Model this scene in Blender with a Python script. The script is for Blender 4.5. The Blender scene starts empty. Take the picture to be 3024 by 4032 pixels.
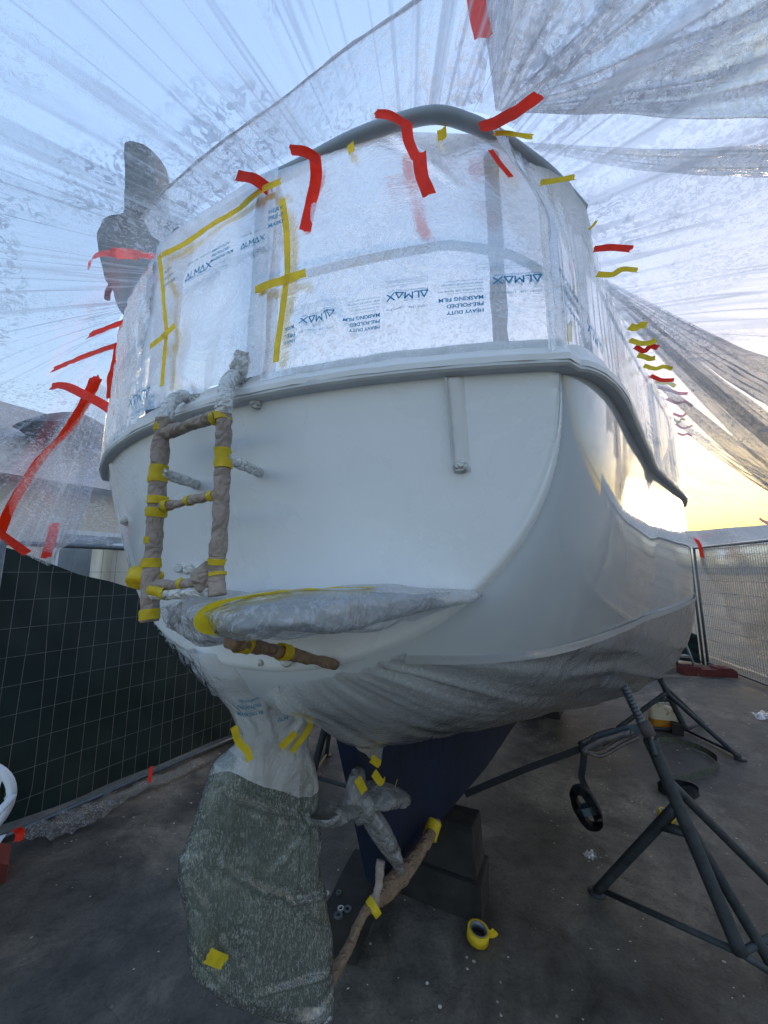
import bpy, math, random
import numpy as np
from mathutils import Vector, Matrix, noise
random.seed(7)
S = bpy.context.scene
COL = S.collection

# ------------------------------------------------------------------ camera
FPX, TH, HC = 1515.0, math.radians(8.78), 1.8
cd = bpy.data.cameras.new('camera')
cam = bpy.data.objects.new('camera', cd)
COL.objects.link(cam)
cd.sensor_fit = 'VERTICAL'; cd.sensor_height = 36.0
cd.lens = 36.0 * FPX / 4032.0
cd.clip_start = 0.02; cd.clip_end = 3000
cam.location = (0, 0, HC)
cam.rotation_euler = (math.pi / 2 + TH, 0, 0)
S.camera = cam

# ------------------------------------------------------------------ light
SUN_AZ, SUN_EL = math.radians(44), math.radians(4.0)     # azimuth to the right of +Y
w = bpy.data.worlds.new('World'); S.world = w; w.use_nodes = True
nt = w.node_tree; bg = nt.nodes['Background']
sky = nt.nodes.new('ShaderNodeTexSky'); sky.sky_type = 'NISHITA'; sky.sun_disc = False
sky.sun_elevation = SUN_EL; sky.sun_rotation = SUN_AZ
sky.air_density = 1.2; sky.dust_density = 2.6; sky.ozone_density = 1.6
gm = nt.nodes.new('ShaderNodeGamma'); gm.inputs[1].default_value = .46      # the phone's exposure blending flattens the sky's range
hs_ = nt.nodes.new('ShaderNodeHueSaturation'); hs_.inputs['Saturation'].default_value = 1.4
nt.links.new(sky.outputs[0], gm.inputs[0]); nt.links.new(gm.outputs[0], hs_.inputs['Color']); tn = nt.nodes.new('ShaderNodeMix'); tn.data_type = 'RGBA'; tn.blend_type = 'MULTIPLY'; tn.inputs[0].default_value = 1; tn.inputs[7].default_value = (.92, .985, 1.22, 1)
nt.links.new(hs_.outputs[0], tn.inputs[6]); nt.links.new(tn.outputs[2], bg.inputs[0]); bg.inputs[1].default_value = 0.15
sl = bpy.data.lights.new('sun', 'SUN'); sl.energy = 0.22; sl.angle = math.radians(14); sl.color = (1.0, .78, .52)
so = bpy.data.objects.new('sun', sl); COL.objects.link(so)
sd = Vector((math.sin(SUN_AZ) * math.cos(SUN_EL), math.cos(SUN_AZ) * math.cos(SUN_EL), math.sin(SUN_EL)))
so.rotation_euler = sd.to_track_quat('Z', 'Y').to_euler()
S.view_settings.view_transform = 'Standard'; S.view_settings.look = 'None'
S.view_settings.exposure = 2.88; S.view_settings.gamma = 1.0
S.render.engine = 'CYCLES'
S.cycles.max_bounces = 14; S.cycles.transparent_max_bounces = 40
S.cycles.diffuse_bounces = 4; S.cycles.glossy_bounces = 4; S.cycles.transmission_bounces = 8
S.cycles.use_denoising = True

# ------------------------------------------------------------------ survey helpers
C0 = np.array([0, 0, HC]); K = np.array([.115, 1.98, 0.])
A = np.array([.515, .857, 0.]); A /= np.linalg.norm(A)
R = np.array([A[1], -A[0], 0.]); ZZ = np.array([0, 0, 1.])
def wc(u, v, z): return K + A * u + R * v + ZZ * z            # boat axes -> world
def bc(p):
    q = np.array(p) - K; return np.array([q @ A, q @ R, q[2]])
def ray(px, py):
    x = (px - 1512) / FPX; y = (2016 - py) / FPX
    return np.array([x, math.cos(TH) - y * math.sin(TH), math.sin(TH) + y * math.cos(TH)])
def proj(p):
    q = np.array(p) - C0; d = q[1] * math.cos(TH) + q[2] * math.sin(TH); u_ = -q[1] * math.sin(TH) + q[2] * math.cos(TH)
    return 1512 + FPX * q[0] / d, 2016 - FPX * u_ / d
def onz(px, py, z): d = ray(px, py); return C0 + d * ((z - HC) / d[2])
def onplane(px, py, P, N): d = ray(px, py); return C0 + d * (((P - C0) @ N) / (d @ N))
def onu(px, py, u): return onplane(px, py, wc(u, 0, 0), A)
def onv(px, py, v): return onplane(px, py, wc(0, v, 0), R)
def aty(px, py, Y): d = ray(px, py); return C0 + d * (Y / d[1])
def smooth(a, b, x):
    t = min(1, max(0, (x - a) / (b - a))); return t * t * (3 - 2 * t)
def gz(x, y):                                                 # height of the ground
    return .21 * smooth(3.3, 7.0, .7 * x + .7 * y) if x > -1 else .21 * smooth(3.3, 7.0, .7 * x + .7 * y)
def ong(px, py):
    z = 0.
    for _ in range(8):
        p = onz(px, py, z); z = gz(p[0], p[1])
    return p
def interp(x, xs, ys): return float(np.interp(x, xs, ys))
def sm_interp(x, xs, ys):                                     # smooth (monotone-ish) interpolation
    i = int(np.clip(np.searchsorted(xs, x) - 1, 0, len(xs) - 2))
    h = xs[i + 1] - xs[i]; t = min(1, max(0, (x - xs[i]) / h))
    def sl_(k):
        if k == 0: return (ys[1] - ys[0]) / (xs[1] - xs[0])
        if k == len(xs) - 1: return (ys[-1] - ys[-2]) / (xs[-1] - xs[-2])
        return (ys[k + 1] - ys[k - 1]) / (xs[k + 1] - xs[k - 1])
    m0, m1 = sl_(i) * h, sl_(i + 1) * h
    t2, t3 = t * t, t * t * t
    return (2 * t3 - 3 * t2 + 1) * ys[i] + (t3 - 2 * t2 + t) * m0 + (-2 * t3 + 3 * t2) * ys[i + 1] + (t3 - t2) * m1
def nz(p, s=1., o=0.): return noise.noise(Vector((float(p[0]) * s + o, float(p[1]) * s - o, float(p[2]) * s + 2 * o)))
def catmull(P, n):
    P = [np.array(p, float) for p in P]; out = []
    if len(P) == 2: return [P[0] + (P[1] - P[0]) * i / n for i in range(n + 1)]
    Q = [2 * P[0] - P[1]] + P + [2 * P[-1] - P[-2]]
    for i in range(1, len(Q) - 2):
        a, b, c, d = Q[i - 1:i + 3]
        for k in range(n):
            t = k / n
            out.append(.5 * ((2 * b) + (-a + c) * t + (2 * a - 5 * b + 4 * c - d) * t * t + (-a + 3 * b - 3 * c + d) * t ** 3))
    out.append(P[-1]); return out

# ------------------------------------------------------------------ objects
def link(name, V, F, m, parent=None, smooth_=True, uv=None):
    me = bpy.data.meshes.new(name)
    me.from_pydata([tuple(map(float, p)) for p in V], [], F); me.update()
    if smooth_:
        me.polygons.foreach_set('use_smooth', [True] * len(me.polygons))
    if uv is not None:
        L = me.uv_layers.new(name='UVMap')
        for lp in me.loops: L.data[lp.index].uv = uv[lp.vertex_index]
    if m: me.materials.append(m)
    o = bpy.data.objects.new(name, me); COL.objects.link(o)
    if parent:
        o.parent = parent
        if parent.type == 'EMPTY': o.matrix_parent_inverse = parent.matrix_basis.inverted()
    return o
def tag(o, label, cat, group=None, kind=None):
    if label: o['label'] = label
    if cat: o['category'] = cat
    if group: o['group'] = group
    if kind: o['kind'] = kind
    return o
def thing(name, loc, label, cat, group=None):
    o = bpy.data.objects.new(name, None); COL.objects.link(o); o.empty_display_size = .1
    o.location = tuple(map(float, loc)); return tag(o, label, cat, group)
def grid(nu, nv, fn, wrap=False):
    V, F, UV = [], [], []
    for i in range(nu):
        for j in range(nv):
            s, t = i / (nu - 1), j / (nv - 1 if not wrap else nv)
            r = fn(s, t); V.append(r); UV.append((s, t))
    for i in range(nu - 1):
        for j in range(nv if wrap else nv - 1):
            k = (j + 1) % nv
            F.append((i * nv + j, i * nv + k, (i + 1) * nv + k, (i + 1) * nv + j))
    return V, F, UV
class MB:
    def __init__(s): s.V = []; s.F = []
    def add(s, V, F):
        n = len(s.V); s.V += list(V); s.F += [tuple(i + n for i in f) for f in F]; return s
    def box(s, c, ax, ay, az):                                # centre and three half-vectors
        c, ax, ay, az = map(lambda q: np.array(q, float), (c, ax, ay, az))
        V = [c + sx * ax + sy * ay + sz_ * az for sx in (-1, 1) for sy in (-1, 1) for sz_ in (-1, 1)]
        return s.add(V, [(0, 1, 3, 2), (4, 6, 7, 5), (0, 4, 5, 1), (2, 3, 7, 6), (0, 2, 6, 4), (1, 5, 7, 3)])
    def tube(s, P, r, seg=12, cap=True, crinkle=0., cs=14., rf=None, flat=None):
        P = [np.array(p, float) for p in P]; n = len(P); V = []
        T = [P[min(i + 1, n - 1)] - P[max(i - 1, 0)] for i in range(n)]
        T = [t / (np.linalg.norm(t) + 1e-9) for t in T]
        a = np.cross(T[0], [0, 0, 1.]); 
        if np.linalg.norm(a) < .1: a = np.cross(T[0], [1., 0, 0])
        a /= np.linalg.norm(a)
        for i in range(n):
            a = a - T[i] * (a @ T[i]); a /= np.linalg.norm(a); b = np.cross(T[i], a)
            rr = r * (rf(i / (n - 1)) if rf else 1)
            for k in range(seg):
                g = 2 * math.pi * k / seg; dr = math.cos(g) * a + math.sin(g) * b * (flat or 1)
                q = P[i] + dr * rr
                if crinkle:
                    q = q + dr * crinkle * .62 * (nz(q, cs) + .7 * (.5 - 2.2 * abs(nz(q, cs * 1.9, 3.1))) + .6 * (.4 - 2 * abs(nz(q, cs * 4.1, 1.1))))
                V.append(q)
        F = [(i * seg + k, i * seg + (k + 1) % seg, (i + 1) * seg + (k + 1) % seg, (i + 1) * seg + k) for i in range(n - 1) for k in range(seg)]
        if cap: F += [tuple(range(seg))[::-1], tuple((n - 1) * seg + k for k in range(seg))]
        return s.add(V, F)
    def build(s, name, m, parent=None, sm=True): return link(name, s.V, s.F, m, parent, sm)
def ribbon(P, wd, side, n=6, curl=0., jag=True):
    """a strip of tape along P; side = the across direction; torn ends"""
    Q = catmull(P, n); V, F = [], []; M = len(Q)
    across = 5
    for i, q in enumerate(Q):
        t = Q[min(i + 1, M - 1)] - Q[max(i - 1, 0)]
        sd_ = np.array(side, float); sd_ = sd_ - t * (sd_ @ t) / (t @ t + 1e-9); sd_ /= np.linalg.norm(sd_) + 1e-9
        nn = np.cross(t / (np.linalg.norm(t) + 1e-9), sd_)
        for k in range(across):
            x = (k / (across - 1) - .5)
            e = 0
            if jag and i in (0, M - 1): e = .25 * wd * nz((k * 1.7 + q[0] * 9, q[1] * 7, q[2] * 5), 1.)
            V.append(q + sd_ * wd * x + nn * (curl * wd * (4 * x * x - .5) + .10 * wd * nz(q, 30, k * .2)) + t / (np.linalg.norm(t) + 1e-9) * e)
    F = [(i * across + k, i * across + k + 1, (i + 1) * across + k + 1, (i + 1) * across + k) for i in range(M - 1) for k in range(across - 1)]
    return V, F

# ------------------------------------------------------------------ materials
def L(r, g, b):
    f = lambda c: (c / 255 / 12.92) if c / 255 <= .04045 else ((c / 255 + .055) / 1.055) ** 2.4
    return (f(r), f(g), f(b), 1)
def newmat(name):
    m = bpy.data.materials.new(name); m.use_nodes = True; n = m.node_tree
    for x in list(n.nodes): n.nodes.remove(x)
    return m, n, n.nodes.new('ShaderNodeOutputMaterial')
def N(n, t, **kw):
    x = n.nodes.new(t)
    for k, v in kw.items():
        if k in x.inputs: x.inputs[k].default_value = v
        else: setattr(x, k, v)
    return x
def ramp(n, src, stops):
    r = n.nodes.new('ShaderNodeValToRGB'); e = r.color_ramp.elements
    while len(e) < len(stops): e.new(.5)
    for i, (p, c) in enumerate(stops):
        e[i].position = p; e[i].color = c if isinstance(c, tuple) else (c, c, c, 1)
    n.links.new(src, r.inputs[0]); return r
def tex(n, scale, detail=4, rough=.55, vec=None, dist=0.):
    t = N(n, 'ShaderNodeTexNoise'); t.inputs['Scale'].default_value = scale; t.inputs['Detail'].default_value = detail
    t.inputs['Roughness'].default_value = rough; t.inputs['Distortion'].default_value = dist
    if vec: n.links.new(vec, t.inputs['Vector'])
    return t
def pmat(name, c1, c2=None, rough=.5, scale=8., bump=0., bscale=60., metal=0., coat=0., sheen=0., trans=0., spec=.5, voro=0):
    m, n, out = newmat(name); p = N(n, 'ShaderNodeBsdfPrincipled')
    tc = N(n, 'ShaderNodeNewGeometry')
    t = tex(n, scale, 5, .6, tc.outputs['Position'])
    r = ramp(n, t.outputs[0], [(.3, c1), (.7, c2 or c1)])
    n.links.new(r.outputs[0], p.inputs['Base Color'])
    p.inputs['Roughness'].default_value = rough; p.inputs['Metallic'].default_value = metal
    p.inputs['Coat Weight'].default_value = coat; p.inputs['Specular IOR Level'].default_value = spec
    p.inputs['Coat Roughness'].default_value = .05
    if trans: p.inputs['Transmission Weight'].default_value = trans
    if bump:
        b = N(n, 'ShaderNodeBump'); b.inputs['Strength'].default_value = bump; b.inputs['Distance'].default_value = .01
        if voro:
            b.inputs['Distance'].default_value = .035
            v = N(n, 'ShaderNodeTexVoronoi', feature='DISTANCE_TO_EDGE'); v.inputs['Scale'].default_value = bscale
            d = tex(n, bscale * .7, 2, .5, tc.outputs['Position'])
            mx = N(n, 'ShaderNodeMix', data_type='VECTOR'); mx.inputs['Factor'].default_value = .12
            n.links.new(tc.outputs['Position'], mx.inputs[4]); n.links.new(d.outputs['Color'], mx.inputs[5])
            n.links.new(mx.outputs[1], v.inputs['Vector']); n.links.new(v.outputs[0], b.inputs['Height'])
        else:
            tb = tex(n, bscale, 5, .6, tc.outputs['Position'], .3); n.links.new(tb.outputs[0], b.inputs['Height'])
        n.links.new(b.outputs[0], p.inputs['Normal'])
    n.links.new(p.outputs[0], out.inputs[0]); return m
def film(name, lo, hi, speck=90., tint=(.86, .89, .93, 1), bump=.3, streak=None, cover=(.45, .6), gloss=.12, extra=None, wrinkle=22., back=.6, bdist=.006, side=None, lines=None, aniso=None, drops=None):
    """thin plastic film: clear to a degree, milky where speckled; lo / hi = milkiness of clean / speckled film"""
    m, n, out = newmat(name); g = N(n, 'ShaderNodeNewGeometry'); pos = g.outputs['Position']
    big = tex(n, 2.2, 3, .6, pos, .6); spos = pos
    if aniso:
        mpa = N(n, 'ShaderNodeMapping'); mpa.inputs['Scale'].default_value = aniso; n.links.new(pos, mpa.inputs[0]); spos = mpa.outputs[0]
    dens = ramp(n, big.outputs[0], [(cover[0], 0.), (cover[1], 1.)])
    sp = tex(n, speck, 3, .7, spos, 1.0); spr = ramp(n, sp.outputs[0], [(.50, 0.), (.60, 1.)])
    mul = N(n, 'ShaderNodeMath', operation='MULTIPLY'); n.links.new(dens.outputs[0], mul.inputs[0]); n.links.new(spr.outputs[0], mul.inputs[1])
    fac = mul.outputs[0]
    if streak:
        uv = N(n, 'ShaderNodeUVMap'); mp = N(n, 'ShaderNodeMapping'); mp.inputs['Scale'].default_value = (streak[0], streak[1], 1)
        n.links.new(uv.outputs[0], mp.inputs[0])
        st = tex(n, 1., 5, .65, mp.outputs[0], .15); sr = ramp(n, st.outputs[0], [(streak[2], 0.), (streak[3], 1.)])
        mm = N(n, 'ShaderNodeMath', operation='MULTIPLY_ADD'); mm.inputs[1].default_value = streak[4]
        n.links.new(sr.outputs[0], mm.inputs[0]); n.links.new(fac, mm.inputs[2]); fac = mm.outputs[0]
    lsum = None
    if lines:
        for (fx, fy, wd_, st_) in lines:
            uv3 = N(n, 'ShaderNodeUVMap'); mp3 = N(n, 'ShaderNodeMapping'); mp3.inputs['Scale'].default_value = (fx, fy, 1); n.links.new(uv3.outputs[0], mp3.inputs[0])
            l1 = tex(n, 1., 2, .5, mp3.outputs[0], .1); lr_ = ramp(n, l1.outputs[0], [(.5 - wd_, 0.), (.5, 1.), (.5 + wd_, 0.)])
            msk = tex(n, 1.6, 2, .5, pos); mskr = ramp(n, msk.outputs[0], [(.4, .15), (.6, 1.)])
            lm = N(n, 'ShaderNodeMath', operation='MULTIPLY'); n.links.new(lr_.outputs[0], lm.inputs[0]); n.links.new(mskr.outputs[0], lm.inputs[1])
            la = N(n, 'ShaderNodeMath', operation='MULTIPLY_ADD'); la.inputs[1].default_value = st_ * .8; lsum = lm if lsum is None else lsum; n.links.new(lm.outputs[0], la.inputs[0]); n.links.new(fac, la.inputs[2]); fac = la.outputs[0]
    if side:
        uv2 = N(n, 'ShaderNodeUVMap'); sx_ = N(n, 'ShaderNodeSeparateXYZ'); n.links.new(uv2.outputs[0], sx_.inputs[0])
        md = N(n, 'ShaderNodeMapRange'); md.inputs['From Min'].default_value = side[0]; md.inputs['From Max'].default_value = side[1]; md.inputs['To Max'].default_value = side[2]; n.links.new(sx_.outputs[0], md.inputs[0])
        ms = N(n, 'ShaderNodeMath', operation='MULTIPLY_ADD'); ms.inputs[1].default_value = .6; n.links.new(big.outputs[0], ms.inputs[0]); ms.inputs[2].default_value = .7
        mu2 = N(n, 'ShaderNodeMath', operation='MULTIPLY'); n.links.new(md.outputs[0], mu2.inputs[0]); n.links.new(ms.outputs[0], mu2.inputs[1])
        aa = N(n, 'ShaderNodeMath', operation='ADD'); n.links.new(mu2.outputs[0], aa.inputs[0]); n.links.new(fac, aa.inputs[1]); fac = aa.outputs[0]
    mr = N(n, 'ShaderNodeMapRange'); mr.inputs['To Min'].default_value = lo; mr.inputs['To Max'].default_value = hi
    n.links.new(fac, mr.inputs[0])
    b = N(n, 'ShaderNodeBump'); b.inputs['Strength'].default_value = bump; b.inputs['Distance'].default_value = .006
    tb = tex(n, wrinkle, 6, .65, pos, .8); b.inputs['Distance'].default_value = bdist
    if streak:
        ad = N(n, 'ShaderNodeMath', operation='ADD'); n.links.new(tb.outputs[0], ad.inputs[0]); n.links.new(st.outputs[0], ad.inputs[1])
        n.links.new(ad.outputs[0], b.inputs['Height'])
    else: n.links.new(tb.outputs[0], b.inputs['Height'])
    tr = N(n, 'ShaderNodeBsdfTransparent'); tr.inputs[0].default_value = tuple([min(1, c * .3 + .7) for c in tint[:3]]) + (1,)
    if drops:                                                 # droplets and creases: refraction darkening put into the transparent colour
        d1 = tex(n, drops[0], 4, .7, pos, 2.0); d1r = ramp(n, d1.outputs[0], [(.50, 0.), (.56, 1.)])
        d2 = tex(n, 1.5, 4, .6, pos, 1.2); d2r = ramp(n, d2.outputs[0], [(drops[1], 0.), (drops[1] + .12, 1.)])
        dm = N(n, 'ShaderNodeMath', operation='MULTIPLY'); n.links.new(d1r.outputs[0], dm.inputs[0]); n.links.new(d2r.outputs[0], dm.inputs[1]); dsum = dm
        if lsum is not None:
            dn = N(n, 'ShaderNodeMath', operation='MULTIPLY_ADD'); dn.inputs[1].default_value = .7; n.links.new(lsum.outputs[0], dn.inputs[0]); n.links.new(dm.outputs[0], dn.inputs[2]); dn.use_clamp = True; dsum = dn
        dx = N(n, 'ShaderNodeMix', data_type='RGBA'); n.links.new(dsum.outputs[0], dx.inputs[0]); dx.inputs[6].default_value = tr.inputs[0].default_value; dx.inputs[7].default_value = tuple(c * drops[2] for c in (1, 1, 1.06)) + (1,)
        n.links.new(dx.outputs[2], tr.inputs[0])
    tl = N(n, 'ShaderNodeBsdfTranslucent'); tl.inputs[0].default_value = tint
    df = N(n, 'ShaderNodeBsdfDiffuse'); df.inputs[0].default_value = tint
    gl = N(n, 'ShaderNodeBsdfGlossy'); gl.inputs['Roughness'].default_value = .16
    for x in (tl, df, gl): n.links.new(b.outputs[0], x.inputs['Normal'])
    m1 = N(n, 'ShaderNodeMixShader'); m1.inputs[0].default_value = 1 - back; n.links.new(tl.outputs[0], m1.inputs[1]); n.links.new(df.outputs[0], m1.inputs[2])
    m2 = N(n, 'ShaderNodeMixShader'); n.links.new(mr.outputs[0], m2.inputs[0]); n.links.new(tr.outputs[0], m2.inputs[1]); n.links.new(m1.outputs[0], m2.inputs[2])
    fr = N(n, 'ShaderNodeFresnel'); fr.inputs[0].default_value = 1.4; n.links.new(b.outputs[0], fr.inputs['Normal'])
    fm = N(n, 'ShaderNodeMath', operation='MULTIPLY'); fm.inputs[1].default_value = gloss * 4; fm.use_clamp = True; n.links.new(fr.outputs[0], fm.inputs[0])
    m3 = N(n, 'ShaderNodeMixShader'); n.links.new(fm.outputs[0], m3.inputs[0]); n.links.new(m2.outputs[0], m3.inputs[1]); n.links.new(gl.outputs[0], m3.inputs[2])
    n.links.new(m3.outputs[0], out.inputs[0]); return m
def tapemat(name, c, clear=.15):
    m, n, out = newmat(name); g = N(n, 'ShaderNodeNewGeometry')
    t = tex(n, 40, 3, .5, g.outputs['Position']); r = ramp(n, t.outputs[0], [(.3, tuple([x * .8 for x in c[:3]]) + (1,)), (.7, c)])
    p = N(n, 'ShaderNodeBsdfPrincipled'); p.inputs['Roughness'].default_value = .55; n.links.new(r.outputs[0], p.inputs['Base Color'])
    tl = N(n, 'ShaderNodeBsdfTranslucent'); n.links.new(r.outputs[0], tl.inputs[0])
    m1 = N(n, 'ShaderNodeMixShader'); m1.inputs[0].default_value = .45; n.links.new(p.outputs[0], m1.inputs[1]); n.links.new(tl.outputs[0], m1.inputs[2])
    b = N(n, 'ShaderNodeBump'); b.inputs['Strength'].default_value = .4; b.inputs['Distance'].default_value = .004
    tb = tex(n, 55, 4, .6, g.outputs['Position']); n.links.new(tb.outputs[0], b.inputs['Height']); n.links.new(b.outputs[0], p.inputs['Normal'])
    n.links.new(m1.outputs[0], out.inputs[0]); return m

M = {}
M['gel'] = pmat('white_gloss_paint_shaded', L(184, 192, 200), L(194, 201, 208), .10, 1.2, .015, 2.5, coat=1.)  # hull white with the side's shade put into a darker base colour
M['gelt'] = pmat('white_dusted_paint_lit', L(228, 235, 243), L(235, 241, 247), .28, 2.2, .03, 4., coat=.35)  # same hull white, overspray dusted; transom's brighter light put into the base colour
M['hullfilm'] = None
M['rub'] = pmat('grey_rubbing_strake', L(186, 190, 194), L(206, 210, 213), .45, 12, .15, 60)
M['kraft'] = pmat('kraft_paper', L(132, 120, 112), L(160, 146, 136), .75, 9, .5, 24., voro=1)
M['kraftdk'] = pmat('brown_kraft_paper', L(112, 92, 74), L(140, 116, 94), .75, 9, .6, 26., voro=1)
M['whitewrap'] = pmat('paint_dusted_paper', L(196, 200, 200), L(222, 224, 224), .6, 14, .7, 30., voro=1)
M['tapey'] = tapemat('yellow_masking_tape', L(244, 216, 48))
M['taper'] = tapemat('red_tape', L(250, 50, 14))
M['steel'] = pmat('galvanised_steel', L(92, 98, 104), L(120, 126, 130), .5, 30, .15, 90, metal=.6)
M['wire'] = pmat('dull_wire', L(92, 98, 102), L(116, 120, 122), .6, 30)
M['jack'] = pmat('painted_dark_steel', L(30, 37, 43), L(58, 64, 67), .6, 18, .35, 120)
M['thread'] = pmat('oiled_thread', L(66, 74, 82), L(96, 104, 110), .45, 30, .2, 120, metal=.5)
M['rail'] = pmat('painted_rail', L(146, 160, 172), L(160, 172, 182), .35, 20, 0, 20)
M['darkwrap'] = pmat('grey_padding', L(74, 70, 82), L(104, 98, 110), .8, 14, .5, 24, voro=1)
M['blue'] = pmat('blue_antifoul', L(6, 18, 40), L(12, 30, 62), .6, 6, .2, 40)
M['green'] = pmat('rudder_green', L(50, 66, 56), L(70, 86, 72), .7, 5, .1, 20)
M['canvas'] = pmat('grey_canvas', L(104, 108, 112), L(134, 138, 140), .9, 10, .3, 40)
M['wood'] = pmat('tarred_timber', L(18, 18, 19), L(44, 43, 41), .85, 7, .8, 16)
M['shade'] = pmat('green_shade_cloth', L(13, 33, 36), L(25, 49, 50), .9, 2.5, .3, 240)
M['strap'] = pmat('webbing', L(20, 22, 27), L(34, 36, 41), .85, 40, .5, 220)
M['strapg'] = pmat('olive_webbing', L(62, 66, 56), L(88, 90, 76), .85, 30, .5, 200)
M['ratchet'] = pmat('worn_ratchet_steel', L(70, 74, 84), L(110, 100, 92), .5, 40, .4, 90, metal=.6)
M['chair'] = pmat('white_plastic', L(200, 206, 212), L(216, 220, 224), .4, 5, 0, 5)
M['redblock'] = pmat('red_rubber_foot', L(84, 32, 32), L(110, 44, 40), .8, 12, .3, 60)
M['jugp'] = None
M['ring'] = pmat('bare_metal', L(150, 150, 146), L(196, 194, 188), .4, 30, 0, 10, metal=.8)
M['wall'] = pmat('beige_render', L(186, 176, 160), L(204, 194, 178), .9, 1.5, .1, 30)
M['roof'] = pmat('grey_brown_roof', L(158, 152, 150), L(178, 171, 167), .9, 3, .3, 20)
M['glassdk'] = pmat('window_glass', L(110, 120, 128), L(130, 138, 144), .15, 3)
M['boatb'] = pmat('cream_hull', L(196, 186, 166), L(210, 202, 184), .35, 2)
M['parasol'] = pmat('dark_parasol_cloth', L(60, 64, 70), L(82, 86, 90), .9, 6)
M['hill'] = pmat('dry_hillside', L(128, 116, 104), L(164, 150, 134), 1., .03, 0)
M['ink'] = tapemat('blue_ink', L(30, 150, 200))
M['inkl'] = tapemat('pale_blue_ink', L(80, 160, 195))
M['mat'] = pmat('dark_blue_rag', L(22, 40, 58), L(34, 54, 70), .9, 12)
M['alu'] = pmat('aluminium_step', L(110, 112, 112), L(140, 142, 140), .5, 16, .2, 60, metal=.5)
M['seal'] = pmat('white_rub_strip', L(214, 218, 222), L(228, 230, 232), .35, 6, .1, 30)
m, n, out = newmat('lamp_glow'); e = N(n, 'ShaderNodeEmission'); e.inputs[0].default_value = (1, .78, .45, 1); e.inputs[1].default_value = 6
n.links.new(e.outputs[0], out.inputs[0]); M['glow'] = m
M['tent'] = film('tent_film', .10, .55, 60., (.86, .88, .92, 1), .3, (30., .8, .46, .74, .35), (.44, .60), .05, bdist=.003, side=(.60, .70, .42), lines=((70, 1.0, .018, .7), (190, 1.4, .03, .45), (24, .6, .012, 1.)), drops=(26., .52, .5))
M['tentc'] = film('tent_film_speckled', .20, .80, 55., (.80, .82, .86, 1), .5, (18., .8, .5, .75, .3), (.30, .50), .12, lines=((16, 1.2, .015, .7),), drops=(34., .36, .45))
M['tentg'] = film('tent_film_doubled', .36, .86, 50., (.72, .73, .78, 1), .6, (16., .6, .42, .62, .8), (.30, .55), .16, back=.45, lines=((22, .7, .02, .9), (60, 1., .03, .5)), drops=(28., .38, .4))
M['mask'] = film('masking_film', .58, .70, 120., (.92, .94, .97, 1), .6, None, (.3, .5), .14, wrinkle=8., bdist=.012, drops=(60., .40, .6))
M['maskp'] = film('pleated_masking_film', .5, .85, 90., (.90, .92, .94, 1), .5, (34., .6, .45, .68, .6), (.35, .6), .14)
M['maskw'] = film('opaque_masking_film', .93, .93, 60., (.93, .95, .98, 1), .7, None, (.3, .6), .35, wrinkle=9., bdist=.03)
M['hullfilm'] = film('hull_film', .52, .80, 110., (.88, .90, .93, 1), .5, None, (.3, .6), .4, wrinkle=7., bdist=.02)
M['bagfilm'] = film('speckled_bag_film', .16, .72, 130., (.92, .97, .95, 1), .5, None, (.30, .62), .5, wrinkle=4., bdist=.06, aniso=(1.6, 1.6, .5))
M['clearbag'] = film('thin_clear_bag', .38, .62, 20., (.94, .96, .98, 1), .8, None, (.3, .55), .5, wrinkle=16, bdist=.03)
M['skirt'] = film('crumpled_skirt_film', .18, .6, 60., (.8, .78, .74, 1), .8, None, (.4, .6), .2, wrinkle=30)

# ground
m, n, out = newmat('stained_concrete'); g = N(n, 'ShaderNodeNewGeometry'); pos = g.outputs['Position']
a_ = tex(n, .9, 8, .65, pos, .6); b_ = tex(n, 6., 8, .7, pos, .4); c_ = tex(n, 60., 4, .7, pos)
r1 = ramp(n, a_.outputs[0], [(.36, L(57, 55, 52)), (.5, L(90, 84, 76)), (.64, L(138, 126, 111))])
r2 = ramp(n, b_.outputs[0], [(.3, .45), (.5, .9), (.75, 1.25)])
mx = N(n, 'ShaderNodeMix', data_type='RGBA', blend_type='MULTIPLY'); mx.inputs[0].default_value = 1
n.links.new(r1.outputs[0], mx.inputs[6]); n.links.new(r2.outputs[0], mx.inputs[7])
vz = N(n, 'ShaderNodeTexVoronoi'); vz.inputs['Scale'].default_value = 13.; n.links.new(pos, vz.inputs['Vector'])
wob = tex(n, 25, 3, .6, pos)
ad = N(n, 'ShaderNodeMath', operation='MULTIPLY_ADD'); ad.inputs[1].default_value = .25; n.links.new(wob.outputs[0], ad.inputs[0]); n.links.new(vz.outputs['Distance'], ad.inputs[2])
r3 = ramp(n, ad.outputs[0], [(.20, 1.), (.215, 0.)])
big = tex(n, .7, 3, .5, pos); r4 = ramp(n, big.outputs[0], [(.45, 0.), (.6, 1.)])
mf = N(n, 'ShaderNodeMath', operation='MULTIPLY'); n.links.new(r3.outputs[0], mf.inputs[0]); n.links.new(r4.outputs[0], mf.inputs[1])
r5 = ramp(n, c_.outputs[0], [(.3, .62), (.5, 1.), (.72, 1.3)])
mg = N(n, 'ShaderNodeMix', data_type='RGBA', blend_type='MULTIPLY'); mg.inputs[0].default_value = .8
n.links.new(mx.outputs[2], mg.inputs[6]); n.links.new(r5.outputs[0], mg.inputs[7])
dk = tex(n, 2.6, 9, .75, pos, 1.4); r6 = ramp(n, dk.outputs[0], [(.30, .35), (.40, 1.)])
mh = N(n, 'ShaderNodeMix', data_type='RGBA', blend_type='MULTIPLY'); mh.inputs[0].default_value = .8
n.links.new(mg.outputs[2], mh.inputs[6]); n.links.new(r6.outputs[0], mh.inputs[7])
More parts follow.
